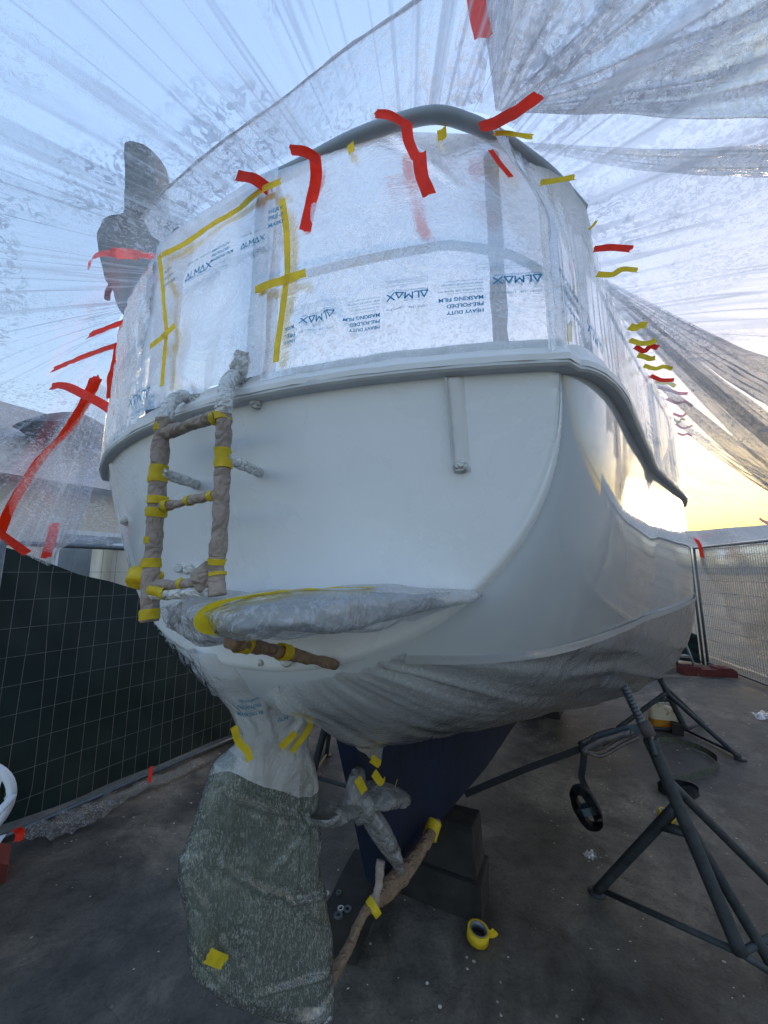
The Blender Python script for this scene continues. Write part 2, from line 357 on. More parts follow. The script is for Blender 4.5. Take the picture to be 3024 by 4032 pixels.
ck = tex(n, 1.3, 6, .6, pos, .5); r7 = ramp(n, ck.outputs[0], [(.494, 1.), (.5, .35), (.506, 1.)])
mi = N(n, 'ShaderNodeMix', data_type='RGBA', blend_type='MULTIPLY'); mi.inputs[0].default_value = .55
n.links.new(mh.outputs[2], mi.inputs[6]); n.links.new(r7.outputs[0], mi.inputs[7])
mx2 = N(n, 'ShaderNodeMix', data_type='RGBA'); n.links.new(mf.outputs[0], mx2.inputs[0]); n.links.new(mi.outputs[2], mx2.inputs[6]); mx2.inputs[7].default_value = L(196, 190, 178)
p = N(n, 'ShaderNodeBsdfPrincipled'); n.links.new(mx2.outputs[2], p.inputs['Base Color']); p.inputs['Roughness'].default_value = .75
rr = ramp(n, a_.outputs[0], [(.3, .5), (.7, .85)]); n.links.new(rr.outputs[0], p.inputs['Roughness'])
bp = N(n, 'ShaderNodeBump'); bp.inputs['Strength'].default_value = .5; bp.inputs['Distance'].default_value = .01
ad2 = N(n, 'ShaderNodeMath', operation='MULTIPLY_ADD'); ad2.inputs[1].default_value = .3; n.links.new(c_.outputs[0], ad2.inputs[0]); n.links.new(b_.outputs[0], ad2.inputs[2])
n.links.new(ad2.outputs[0], bp.inputs['Height']); n.links.new(bp.outputs[0], p.inputs['Normal']); n.links.new(p.outputs[0], out.inputs[0])
M['ground'] = m
m, n, out = newmat('jug_plastic'); p = N(n, 'ShaderNodeBsdfPrincipled'); p.inputs['Base Color'].default_value = L(226, 220, 200); p.inputs['Roughness'].default_value = .3
t_ = N(n, 'ShaderNodeBsdfTranslucent'); t_.inputs[0].default_value = L(230, 222, 196); mm = N(n, 'ShaderNodeMixShader'); mm.inputs[0].default_value = .5
n.links.new(p.outputs[0], mm.inputs[1]); n.links.new(t_.outputs[0], mm.inputs[2]); n.links.new(mm.outputs[0], out.inputs[0]); M['jugp'] = m
m, n, out = newmat('amber_liquid'); p = N(n, 'ShaderNodeBsdfPrincipled'); p.inputs['Base Color'].default_value = L(222, 160, 60); p.inputs['Roughness'].default_value = .3
t_ = N(n, 'ShaderNodeBsdfTranslucent'); t_.inputs[0].default_value = L(236, 170, 70); mm = N(n, 'ShaderNodeMixShader'); mm.inputs[0].default_value = .5
n.links.new(p.outputs[0], mm.inputs[1]); n.links.new(t_.outputs[0], mm.inputs[2]); n.links.new(mm.outputs[0], out.inputs[0]); M['amber'] = m

# ------------------------------------------------------------------ setting
xs = np.concatenate([[-900, -300, -80, -20], np.arange(-8, 14.1, .5), [20, 60, 200, 900]])
ys = np.concatenate([[-300, -60, -15], np.arange(-4, 16.1, .5), [22, 60, 200, 600, 1500]])
V = [(x, y, gz(x, y)) for x in xs for y in ys]; ny = len(ys)
F = [(i * ny + j, (i + 1) * ny + j, (i + 1) * ny + j + 1, i * ny + j + 1) for i in range(len(xs) - 1) for j in range(ny - 1)]
tag(link('ground', V, F, M['ground']), None, None, kind='structure')
def hillf(s, t):
    az = math.radians(-60 + 130 * s); d = 420
    h = (50 + 10 * noise.noise(Vector((s * 6, 1, 0))) + 3 * noise.noise(Vector((s * 40, 5, 0)))) * math.sin(math.pi * min(1, t * 1.0) / 2) 
    return np.array([math.sin(az) * (d + 160 * t), math.cos(az) * (d + 160 * t), h * (1 if math.degrees(az) > 5 else .35)])
V, F, _ = grid(120, 8, hillf); tag(link('hills', V, F, M['hill']), None, None, kind='structure')

# building beyond the left fence
def build_house():
    o = wc(3.2, -9.5, 0)
    t = thing('house', o, 'beige rendered building with a grey pitched roof behind the left fence', 'building')
    c = lambda u, v, z: wc(3.2 + u, -9.5 + v, z)
    V = [c(-7, -3, 0), c(7, -3, 0), c(7, 3, 0), c(-7, 3, 0), c(-7, -3, 3.2), c(7, -3, 3.2), c(7, 3, 3.2), c(-7, 3, 3.2)]
    link('wall', V, [(0, 1, 5, 4), (1, 2, 6, 5), (2, 3, 7, 6), (3, 0, 4, 7)], M['wall'], t, False)
    V = [c(-7.5, -3.5, 3.1), c(7.5, -3.5, 3.1), c(7.5, 3.5, 3.1), c(-7.5, 3.5, 3.1), c(-4.5, 0, 5.2), c(4.5, 0, 5.2)]
    link('roof', V, [(0, 1, 5, 4), (1, 2, 5), (2, 3, 4, 5), (3, 0, 4), (0, 3, 2, 1)], M['roof'], t, False)
    for k in range(4):
        u0 = -5 + k * 3
        b = MB().box(c(u0, 3.03, 1.9), A * .5, R * .03, ZZ * .55); wd = b.build('window', M['chair'], t, False)
        MB().box(c(u0, 3.062, 1.9), A * .43, R * .005, ZZ * .48).build('pane', M['glassdk'], wd, False)
build_house()
def build_cream_boat():
    o = wc(4.1, -4.9, 0)
    t = thing('motor_boat', o, 'cream hulled boat with a white rub rail parked beyond the left fence', 'boat')
    def f(s, t_):
        u = -3.4 + 6.8 * s; b = 1.15 * (1 - abs(2 * s - 1) ** 4 * .75)
        g = math.pi * t_
        return wc(4.1 + u, -4.9 + b * math.cos(g) * (1 if math.cos(g) > 0 else 1), 2.15 - 1.75 * math.sin(g) ** .45)
    V, F, _ = grid(30, 20, f); F += [tuple(range(20)), tuple(29 * 20 + k for k in range(20))]; link('hull', V, F, M['boatb'], t)
    V, F, _ = grid(30, 2, lambda s, t_: wc(4.1 - 3.4 + 6.8 * s, -4.9 + (2 * t_ - 1) * 1.15 * (1 - abs(2 * s - 1) ** 4 * .75), 2.16)); link('deck', V, F, M['chair'], t, False)
    P = [wc(4.1 - 3.4 + 6.8 * s, -4.9 + 1.17 * (1 - abs(2 * s - 1) ** 4 * .75), 2.12) for s in np.linspace(0, 1, 30)]
    MB().tube(P, .035, 8).build('rub_rail', M['chair'], t)
    b = MB(); b.box(wc(4.1, -4.9, 2.6), A * 1.3, R * .7, ZZ * .42); b.build('cabin', M['boatb'], t, False)
    for k in (-1, 0, 1): MB().box(wc(4.1 + k * .8, -4.19, 2.7), A * .3, R * .01, ZZ * .16).build('window', M['glassdk'], t, False)
    for k in (-2., 2.): MB().tube([wc(4.1 + k, -4.9, 0), wc(4.1 + k, -4.9, 1.)], .06, 8).build('prop', M['jack'], t)
build_cream_boat()
def build_parasol():
    pc = aty(290, 1760, 6.5); base = np.array([pc[0], pc[1], 0])
    t = thing('parasol', base, 'dark grey open parasol seen through the film beyond the left fence', 'parasol')
    top = pc[2] + .35; V = [base + ZZ * (top + .3)]; F = []
    for ring, (r_, z_) in enumerate(((.26, top + .16), (.52, top + .02), (.80, top - .2))):
        for k in range(32):
            a = 2 * math.pi * k / 32; sc = 1 - .05 * abs(math.sin(4 * a))
            V.append(base + np.array([math.cos(a) * r_ * sc, math.sin(a) * r_ * sc, z_ + .04 * abs(math.sin(4 * a))]))
    for k in range(32):
        F.append((0, 1 + k, 1 + (k + 1) % 32))
        for q in range(2): F.append((1 + q * 32 + k, 1 + q * 32 + (k + 1) % 32, 1 + (q + 1) * 32 + (k + 1) % 32, 1 + (q + 1) * 32 + k)[::-1])
    link('canopy', V, F, M['parasol'], t)
    MB().tube([base, base + ZZ * (top + .3)], .025, 8).build('pole', M['jack'], t)
build_parasol()
def build_lamp():
    pc = aty(160, 2052, 7.0); base = np.array([pc[0], pc[1], 0])
    t = thing('wall_lamp', base, 'small glowing bulkhead lamp on a post beyond the left fence', 'lamp')
    MB().tube([base, base + ZZ * (pc[2] - .09)], .03, 8).build('post', M['jack'], t)
    P = [base + ZZ * (pc[2] - .08 + .16 * i / 8) for i in range(9)]
    MB().tube(P, .09, 14, rf=lambda s: math.sqrt(max(.05, 1 - (2 * s - 1) ** 2))).build('lamp_globe', M['glow'], t)
build_lamp()

# ================================================================== THE BOAT
VC = -.03
def arc_u(v): return -1.21 + .22 * ((v - VC) / .88) ** 2      # curve of the transom in plan
RAKE = .3
def tran_u(v, z): return arc_u(v) + RAKE * (2.19 - z)
US = [-1.0, -.6, -.2, .3, .9, 1.6, 2.4, 3.3, 4.3, 5.3, 6.2, 7.0]
BB = [.885, .96, 1.02, 1.12, 1.245, 1.38, 1.46, 1.47, 1.36, 1.10, .70, .04]
ZS = [2.19, 2.205, 2.22, 2.24, 2.265, 2.30, 2.34, 2.39, 2.47, 2.58, 2.72, 2.86]
ZB = [1.53, 1.34, 1.20, 1.06, .94, .83, .75, .71, .75, 1.0, 1.55, 2.5]
EX = [2.15, 2.3, 2.4, 2.6, 2.9, 3.2, 3.3, 3.1, 2.7, 2.3, 2.0, 2.0]
BG = [0, .0, .01, .025, .04, .05, .05, .04, .02, 0, 0, 0]
def sec(u, ph):
    """half section at station u: ph 0 (sheer) .. pi/2 (bottom centre) -> half breadth, height"""
    b, zs, zb, ex, bg_ = (sm_interp(u, US, X) for X in (BB, ZS, ZB, EX, BG))
    e = 2 / ex
    c = max(0, math.cos(ph)) ** e; s_ = math.sin(ph) ** e
    return b * c + bg_ * math.sin(min(math.pi, 2.2 * ph)) * (c > 0), zs - (zs - zb) * s_
def hull_pt(k, ph, side, off=0.):                             # k 0..1 along the hull
    u = -1.0 + 8.0 * k ** 1.25
    hb, z = sec(u, ph)
    if k < .22:                                               # fair into the curved, raked transom
        ub = tran_u(VC + side * hb, z) + .022; u = ub + (u + 1.0) * (1 - (1 - min(1, k / .22)) * .0) + (0 if k == 0 else 0)
        u = ub * (1 - k / .22) + (-1.0 + 8.0 * k ** 1.25) * (k / .22) if k > 0 else ub
    return np.array([u, VC + side * hb, z])
boat = thing('sailing_boat', wc(0, 0, .57), 'white gloss hulled sailing boat chocked ashore, its transom masked for spraying', 'boat')
NPH = 40; NK = 70
V, F = [], []
idx = {}
cols = [(+1, i) for i in range(NPH)] + [(-1, i) for i in range(NPH - 2, -1, -1)]
for a in range(NK):
    k = a / (NK - 1)
    for (sd_, i) in cols:
        q = hull_pt(k, (math.pi / 2) * i / (NPH - 1), sd_); V.append(wc(*q))
W_ = len(cols)
F = [(a * W_ + j, a * W_ + j + 1, (a + 1) * W_ + j + 1, (a + 1) * W_ + j) for a in range(NK - 1) for j in range(W_ - 1)]
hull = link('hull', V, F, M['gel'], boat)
# transom, with a small radius where it meets the side
RE = .022
OUT = np.array([(VC + sd_ * sec(-1.0, (math.pi / 2) * i / (NPH - 1))[0], sec(-1.0, (math.pi / 2) * i / (NPH - 1))[1]) for sd_, i in cols])
def edge_in(v, z):
    d = np.min(np.hypot(OUT[:, 0] - v, OUT[:, 1] - z)); return 0 if d >= RE else RE * (1 - math.sqrt(max(0, 1 - ((RE - d) / RE) ** 2)))
V, F = [], []; NR = 60
for a in range(NR + 1):
    t = a / NR
    for j, (sd_, i) in enumerate(cols):
        hb, z = sec(-1.0, (math.pi / 2) * i / (NPH - 1)); v = VC + sd_ * hb
        zc = 2.19; q = 1 - t
        vv = VC + (v - VC) * 1.0; z_ = z
        # lerp down from the sheer line to the edge
        z_ = 2.19 + (z - 2.19) * (1 - q); 
        V.append(wc(tran_u(vv, z_) + edge_in(vv, z_), vv, z_))
F = [(a * W_ + j, (a + 1) * W_ + j, (a + 1) * W_ + j + 1, a * W_ + j + 1) for a in range(NR) for j in range(W_ - 1)]
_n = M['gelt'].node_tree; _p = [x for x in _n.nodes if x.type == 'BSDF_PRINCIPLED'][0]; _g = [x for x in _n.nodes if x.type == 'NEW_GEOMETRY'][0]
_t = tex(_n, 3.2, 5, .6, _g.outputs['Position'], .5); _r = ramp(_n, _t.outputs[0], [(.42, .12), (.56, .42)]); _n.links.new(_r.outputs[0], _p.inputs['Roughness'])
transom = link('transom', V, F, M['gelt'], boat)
# deck
V, F, _ = grid(40, 2, lambda s, t: wc(hull_pt(s, 0, 1)[0], VC + (2 * t - 1) * (hull_pt(s, 0, 1)[1] - VC), hull_pt(s, 0, 1)[2] + .002)); link('deck', V, F, M['gel'], boat, False)
# rubbing strake
def sheer_path(off, dz, fwd=1.0, n=60):
    P = []
    for a in range(n, 0, -1):
        q = hull_pt(fwd * a / n, 0, -1); P.append(wc(q[0], q[1] - off, q[2] + dz))
    for v in np.linspace(VC - .885 - off * .7, VC + .885 + off * .7, 50): P.append(wc(arc_u(v) - off, v, 2.19 + dz))
    for a in range(1, n + 1):
        q = hull_pt(fwd * a / n, 0, 1); P.append(wc(q[0], q[1] + off, q[2] + dz))
    return P
def sweep(profile, n=60, wob=0.):                             # profile: list of (off, dz)
    rows = [sheer_path(o_, z_, .97, n) for o_, z_ in profile]; m_ = len(rows[0]); V = []
    for j in range(m_):
        for r in rows:
            q = r[j]; V.append(q + (np.array([nz(q, 22), nz(q, 22, 5), nz(q, 22, 9)]) * wob if wob else 0))
    k = len(profile)
    return V, [(j * k + i, (j + 1) * k + i, (j + 1) * k + (i + 1) % k, j * k + (i + 1) % k) for j in range(m_ - 1) for i in range(k)]
V, F = sweep([(-.01, -.006), (.022, -.006), (.027, -.002), (.027, .009), (.023, .013), (-.01, .013)])
link('rubbing_strake', V, F, M['rub'], boat, False)
# tape and film lapped over the top of the strake
V, F = sweep([(.023, .0125), (.0285, .004), (.0300, .016), (.018, .030), (.006, .058), (-.02, .062)], wob=.003)
link('lapped_film_edge', V, F, M['seal'], boat, False)
# keel
V, F = [], []
KS = [(-.374, 1.20, -.374, 1.097), ]
ku = np.linspace(-.36, 5.2, 40)
VK = -.105
def kz(u): return .435 if u < 2.6 else .435 + (u - 2.6) ** 2 * .06
rows = []
for i, u in enumerate(np.linspace(0, 1, 40)):
    ut = -.46 + 5.4 * u; ub = -.13 + 5.0 * u
    th_t = .05 + .16 * min(1, u * 5); th_b = .045 + .085 * min(1, u * 4)
    zt = sm_interp(ut, US, ZB) + .12; zb_ = kz(ub)
    r = [wc(ut, VK - th_t * 1.2, zt), wc((ut + ub) / 2, VK - (th_t + th_b) / 2, (zt + zb_) / 2), wc(ub, VK - th_b, zb_ + .01), wc(ub, VK - th_b + .02, zb_), wc(ub, VK + th_b - .02, zb_), wc(ub, VK + th_b, zb_ + .01), wc((ut + ub) / 2, VK + (th_t + th_b) / 2, (zt + zb_) / 2), wc(ut, VK + th_t * 1.2, zt)]
    V += r
F = [(i * 8 + j, i * 8 + j + 1, (i + 1) * 8 + j + 1, (i + 1) * 8 + j) for i in range(39) for j in range(7)] + [tuple(range(8))[::-1]]
link('keel', V, F, M['blue'], boat, False)
# painted-over tape bridges / rub strips on the transom
def tsurf(v, z, off=0.): return wc(tran_u(v, z) - off, v, z)
def tstrip(name, v0, v1, z0, z1, wd, off, m_, lab=None):
    V, F, _ = grid(26, 6, lambda s, t: tsurf(v0 + (v1 - v0) * s + (t - .5) * wd, z0 + (z1 - z0) * s, off * (1 if 0 < t < 1 and 0 < s < 1 else 0) + .001 * nz((s * 30, t * 3, v0), 1)))
    o = link(name, V, F, m_, boat); 
    if lab: o['label'] = lab
    return o
tstrip('rub_strip', .672, .664, 2.185, 2.00, .033, .010, M['seal'])
tstrip('rub_strip', -.60, -.58, 2.185, 1.96, .04, .010, M['seal'])
tstrip('rub_strip_edge', .660, .652, 2.185, 2.0, .005, .016, M['rub'])
# wrapped fittings on the transom
def surf_hit(px, py):
    d = ray(px, py); lo = None
    for t in np.linspace(.25, 4, 1500):
        q = bc(C0 + d * t)
        if q[0] - tran_u(q[1], q[2]) >= 0: return C0 + d * t
    return C0 + d * 2
def blob(name, c, r, m_, parent, amp=.35, cs=40, squash=(1, 1, 1)):
    V = []; F = []; nu_, nv_ = 14, 18
    for i in range(nu_):
        th_ = math.pi * i / (nu_ - 1)
        for j in range(nv_):
            ph = 2 * math.pi * j / nv_; d = np.array([math.sin(th_) * math.cos(ph), math.sin(th_) * math.sin(ph), math.cos(th_)])
            q = c + d * r * np.array(squash); V.append(q + d * r * amp * (nz(q, cs) + .6 * (1 - 2 * abs(nz(q, cs * 2, 2)))))
    F = [(i * nv_ + j, (i + 1) * nv_ + j, (i + 1) * nv_ + (j + 1) % nv_, i * nv_ + (j + 1) % nv_) for i in range(nu_ - 1) for j in range(nv_)]
    return link(name, V, F, m_, parent)
for (px, py, r) in ((712, 2238, .012), (756, 2240, .014), (1016, 1590, .012), (1140, 2585, .018), (1030, 2608, .008), (1818, 1838, .013), (498, 2048, .014)):
    blob('wrapped_fitting', surf_hit(px, py) - A * r * .5, r, M['whitewrap'], boat)

# ---- rails of the pushpit (seen through the film)
def rail_pt(v, z, inset=.012): return wc(arc_u(v) + inset + .01, v, z)
def rail_path(z, v0, v1, n=30, lift=None): return [rail_pt(v, z + (lift(v) if lift else 0)) for v in np.linspace(v0, v1, n)]
def side_pt(u, z, side=1): return wc(u, VC + side * (sm_interp(u, US, BB) - .03), z)
HOOP = [(-1.165, .225), (-1.150, .33), (-1.135, .46), (-1.110, .57), (-1.078, .655), (-1.026, .712), (-.975, .752), (-.90, .80), (-.80, .855), (-.66, .915)]
MB().tube(catmull([wc(u - .012, v, 2.80) for u, v in HOOP], 6), .0165, 14).build('top_rail', M['rail'], boat)
lowc = [wc(-1.01, .73, 2.49), wc(-.95, .79, 2.485), wc(-.80, .865, 2.48), wc(-.66, .90, 2.47)]
MB().tube(catmull(rail_path(2.50, .24, .66, 10) + lowc, 4), .0095, 10).build('middle_rail', M['rail'], boat)
MB().tube(catmull(rail_path(2.80, -.26, .22, 12), 3), .009, 8).build('gate_line', M['rail'], boat)
MB().tube(catmull(rail_path(2.80, -.80, -.26, 12), 3), .0165, 12).build('top_rail', M['rail'], boat)
MB().tube(catmull(rail_path(2.50, -.80, -.26, 12), 3), .011, 12).build('middle_rail', M['rail'], boat)
for v, r_, zt in ((.215, .034, 2.79), (-.215, .034, 2.79), (.74, .017, 2.78), (-.80, .02, 2.80)):
    MB().tube([rail_pt(v, 2.2 + (zt - 2.2) * i / 14, .075 if v > .5 else .02) for i in range(15)], r_, 14, crinkle=.006, cs=26).build('stanchion', M['darkwrap'], boat)
for i, u in enumerate((-.62, .75, 2.2, 3.6)):
    for sd_ in (1, -1):
        MB().tube([side_pt(u, sm_interp(u, US, ZS), sd_), side_pt(u, sm_interp(u, US, ZS) + .58, sd_)], .014, 10).build('stanchion', M['rail'], boat)
for sd_ in (1, -1):
    MB().tube([side_pt(u, sm_interp(u, US, ZS) + .575, sd_) for u in np.linspace(-.64, 5.5, 40)], .006, 6).build('lifeline', M['rail'], boat)
# canvas cover on a pole at the port quarter
P0 = bc(aty(560, 1030, 2.1))
def cover():
    Y = 2.1; b = bc(aty(560, 1450, Y))
    prt = MB()
    prt.tube([aty(560, 1470, Y), aty(575, 1250, Y), aty(580, 1000, Y)], .035, 12, crinkle=.01, cs=12)
    co = prt.build('cover_pole', M['canvas'], boat)
    outl = [(470, 1180), (430, 1110), (405, 1000), (405, 930), (440, 900), (515, 885), (522, 780), (520, 640), (530, 603), (600, 610), (636, 640), (642, 760), (656, 880), (700, 900), (755, 935), (740, 1010), (700, 1080), (620, 1160), (560, 1240), (500, 1260)]
    c = np.mean([aty(x, y, Y) for x, y in outl], axis=0); V = []; n_ = len(outl)
    oc = catmull([aty(x, y, Y) for x, y in outl] + [aty(*outl[0], Y)], 4)[:-1]; n_ = len(oc)
    dv = np.array([.25, .95, 0])
    spine = [aty(580 + 0 * i, 640 + 480 * i / 6, Y) for i in range(7)]
    layers = [(-.055, .55), (-.085, .75), (-.05, .93), (0, 1.), (.05, .93), (.085, .75), (.055, .55)]
    for dd, sc in layers:
        for q in oc:
            s_ = min(spine, key=lambda p_: abs(p_[2] - q[2])); s_ = s_ + 0
            V.append(s_ + (q - s_) * sc + dv * (dd * 1.0) + .008 * np.array([nz(q, 9), nz(q, 9, 4), nz(q, 9, 8)]))
    m_ = len(layers)
    F = [(a * n_ + j, (a + 1) * n_ + j, (a + 1) * n_ + (j + 1) % n_, a * n_ + (j + 1) % n_) for a in range(m_ - 1) for j in range(n_)] + [tuple(range(n_)), tuple((m_ - 1) * n_ + j for j in range(n_))[::-1]]
    o = link('canvas_cover', V, F, M['canvas'], boat); o['label'] = 'grey canvas cover with an upright fin'
    MB().tube([aty(440, 1120, Y), aty(425, 1150, Y), aty(422, 1178, Y)], .016, 10, crinkle=.004, cs=40).build('lashing', M['blue'], boat)
cover()

# ---- ladder
LU = -1.29
def lp(px, py, u=LU): return onu(px, py, u)
def wrapped(name, P, r, m_, par, seg=20, n=12, cr=.0045, cs=22, rf=None): r = r * (.90 if par is not boat or name == 'ladder' else 1); return MB().tube(catmull(P, n), r, seg, crinkle=cr, cs=cs, rf=rf).build(name, m_, par)
ladder = wrapped('ladder', [lp(775, 1590, -1.2), lp(720, 1560, -1.24), lp(672, 1590, -1.27), lp(648, 1660)], .0165, M['whitewrap'], boat)
wrapped('side_rail', [lp(648, 1650), lp(632, 1760), lp(626, 1850), lp(618, 1980), lp(608, 2110), lp(597, 2230), lp(590, 2340), lp(590, 2448)], .0200, M['kraft'], ladder)
wrapped('side_rail', [lp(950, 1470, -1.20), lp(900, 1500, -1.25), lp(885, 1580), lp(880, 1640)], .0185, M['whitewrap'], ladder)
wrapped('side_rail', [lp(884, 1600), lp(882, 1700), lp(876, 1800), lp(873, 1900), lp(868, 2010), lp(862, 2110), lp(852, 2250), lp(858, 2345)], .0170, M['kraft'], ladder)
wrapped('rung', [lp(640, 1712), lp(700, 1690), lp(790, 1660), lp(875, 1634)], .0150, M['kraft'], ladder)
wrapped('rung', [lp(620, 1998), lp(700, 1982), lp(790, 1962), lp(868, 1948)], .0098, M['kraft'], ladder)
wrapped('rung', [lp(600, 2302), lp(700, 2300), lp(830, 2288)], .0110, M['kraft'], ladder)
wrapped('rung', [lp(600, 2342), lp(700, 2338), lp(830, 2326)], .0120, M['whitewrap'], ladder)
blob('wrapped_foot', lp(568, 2272), .026, M['tapey'], ladder, .3, 50, (1.4, 1, .9))
blob('wrapped_foot', lp(815, 2275), .024, M['kraft'], ladder, .3, 50, (1, 1, 1.1))
blob('wrapped_knob', lp(965, 1455, -1.2), .026, M['whitewrap'], ladder, .7, 50)
blob('wrapped_knob', lp(795, 1580, -1.2), .020, M['whitewrap'], ladder, .7, 60)
wrapped('standoff', [lp(640, 1860), lp(690, 1880, -1.25), surf_hit(775, 1908)], .0135, M['whitewrap'], ladder)
wrapped('standoff', [lp(885, 1800), lp(950, 1828, -1.24), surf_hit(1022, 1860)], .0135, M['whitewrap'], ladder)
def band(p0, p1, r, par=None, m_='tapey'):
    MB().tube(catmull([lp(*p0), lp(*p1)], 6), r * .90, 20, crinkle=.0045, cs=22, cap=False).build('yellow_tape', M[m_], par or ladder)
for p0, p1, r in (((626, 1835), (622, 1900), .0225), ((622, 1955), (619, 1985), .0225), ((618, 2000), (613, 2035), .0235), ((604, 2115), (602, 2140), .022), ((598, 2200), (596, 2235), .0225), ((590, 2400), (590, 2440), .0222),
                  ((641, 1672), (639, 1700), .0215), ((878, 1770), (876, 1845), .0190), ((857, 2200), (854, 2224), .0188), ((855, 2254), (856, 2268), .0188), ((878, 1625), (880, 1660), .020), ((650, 1991), (668, 1988), .0125), ((735, 1974), (752, 1970), .0115), ((825, 1957), (842, 1953), .0120), ((845, 1648), (862, 1643), .0165), ((600, 2322), (660, 2336), .0155), ((712, 2298), (728, 2297), .0125)):
    band(p0, p1, r)

# ---- bathing platform under film
XS = [622, 650, 700, 760, 830, 860, 930, 985, 1060, 1200, 1300, 1400, 1600, 1750, 1840, 1884]
YT = [2400, 2372, 2352, 2345, 2342, 2338, 2334, 2330, 2328, 2324, 2322, 2322, 2322, 2322, 2326, 2340]
YB = [2420, 2480, 2540, 2562, 2525, 2520, 2552, 2545, 2500, 2522, 2515, 2490, 2430, 2392, 2378, 2356]
UF = [-1.13, -1.2, -1.27, -1.32, -1.35, -1.37, -1.39, -1.39, -1.38, -1.345, -1.31, -1.265, -1.15, -1.05, -1.0, -.97]
def plat_pt(s, a, inset=0., clampw=None):
    px = 622 + (1884 - 622) * s; yt, yb, uf = (interp(px, XS, X) for X in (YT, YB, UF))
    yt += 6 * inset * 100; yb -= 14 * inset * 100
    top, bot = onu(px, yt, uf), onu(px, yb, uf); mid = (top + bot) / 2; h = (top - bot) / 2
    b = bc(mid); ut = tran_u(b[1], b[2]) - .004; dpt = max(.02, (ut - uf)) * .5
    g = 2 * math.pi * a; c_, s_ = math.cos(g), math.sin(g)
    e = .75; cc = math.copysign(abs(c_) ** e, c_); ss = math.copysign(abs(s_) ** e, s_)
    return mid + A * dpt * (1 + cc) + h * ss
def platf(s, a, amp=.010, inset=0.):
    q = plat_pt(s, a, inset); c = plat_pt(s, .5, inset) 
    w_ = .5 + 1.1 * (1 - s)
    st1 = (q @ A * 1.2, q @ R * .25, q[2] * 2.0)
    n1 = .5 * nz(q, 5) + 1.1 * (.4 - 2 * abs(nz(st1, 11, 7))) + .6 * (.4 - 2 * abs(nz(st1, 25, 9))) + .25 * (.4 - 2 * abs(nz(q, 22, 2)))
    return q - A * amp * w_ * n1 * (1 if s < .97 else .4) + ZZ * amp * w_ * 1.1 * nz(q, 9, 8)
V, F, _ = grid(260, 80, lambda s, a: platf(s, a), wrap=True); F += [tuple(range(80))[::-1], tuple(259 * 80 + k for k in range(80))]
platform = link('bathing_platform', V, F, M['maskw'], boat)
def bulge(s, a):                                              # looser clear film over the aft edge
    s2 = .19 + .72 * s; q = plat_pt(s2, .52 + .30 * (a - .5) - .05); fade = math.sin(math.pi * min(1, s * 5 + .02) / 2) * math.sin(math.pi * min(1, (1 - s) * 4) / 2)
    q2 = q - A * (.012 + .012 * math.sin(math.pi * a)) * 1.0 + ZZ * -.004
    st1 = (q @ A * 1.2, q @ R * .22, q[2] * 2.2); return q2 - A * .012 * (.5 * nz(q, 8) + 1. * (.4 - 2 * abs(nz(st1, 14, 3))) + .5 * (.4 - 2 * abs(nz(st1, 30, 3))))
V, F, UV = grid(90, 20, bulge); link('clear_film_wrap', V, F, film('clear_wrap_grey', .35, .75, 70., (.80, .85, .90, 1), .8, (1.5, 7., .5, .62, .4), (.3, .6), .5, wrinkle=9., bdist=.03), platform)
P = [plat_pt(.195, .66), plat_pt(.185, .52), plat_pt(.20, .42), plat_pt(.25, .31), plat_pt(.33, .27), plat_pt(.42, .262), plat_pt(.52, .258)]
P = [p_ - A * .024 for p_ in P]
V, F = ribbon(P, .026, A, 10); link('yellow_tape', V, F, M['tapey'], platform)
wrapped('strut', [onu(905, 2525, -1.33), onu(1000, 2545, -1.27), onu(1130, 2572, -1.16), surf_hit(1320, 2618)], .0125, M['kraftdk'], boat)
MB().tube(catmull([onu(935, 2532, -1.31), onu(975, 2540, -1.285)], 4), .0165, 14, crinkle=.004, cap=False).build('yellow_tape', M['tapey'], boat)
MB().tube(catmull([onu(1098, 2566, -1.187), onu(1135, 2572, -1.157)], 4), .0155, 14, crinkle=.004, cap=False).build('yellow_tape', M['tapey'], boat)

# ---- rudder in its bag (top part white film, lower part speckled film over the green blade)
rl = wc(-.60, .0, 0); rt = wc(-1.07, -.17, 0); rd = (rl - rt); rd /= np.linalg.norm(rd); rn = np.array([rd[1], -rd[0], 0.])
RY = [2560, 2640, 2720, 2800, 2880, 2925, 2960, 3010, 3100, 3380, 3600, 3850, 3930, 3990, 4030]
RL_ = [735, 780, 850, 905, 935, 930, 895, 830, 800, 705, 728, 748, 860, 1060, 1180]
RR_ = [1240, 1300, 1268, 1240, 1200, 1195, 1215, 1232, 1243, 1262, 1290, 1312, 1322, 1315, 1270]
RT_ = [.09, .12, .11, .09, .075, .065, .07, .075, .07, .065, .06, .055, .05, .04, .02]
def rudder_pt(y, a, inset=0., thick=1.):
    l, r, th_ = interp(y, RY, RL_), interp(y, RY, RR_), interp(y, RY, RT_) * thick
    pl, pr = onplane(l, y, rl, rn), onplane(r, y, rl, rn); c = (pl + pr) / 2; h = (pr - pl) / 2 * (1 - inset)
    g = 2 * math.pi * a; c_, s_ = math.cos(g), math.sin(g)
    return c + h * math.copysign(abs(c_) ** .8, c_) + rn * th_ * math.copysign(abs(s_) ** .9, s_) * (1 if s_ > 0 else .8)
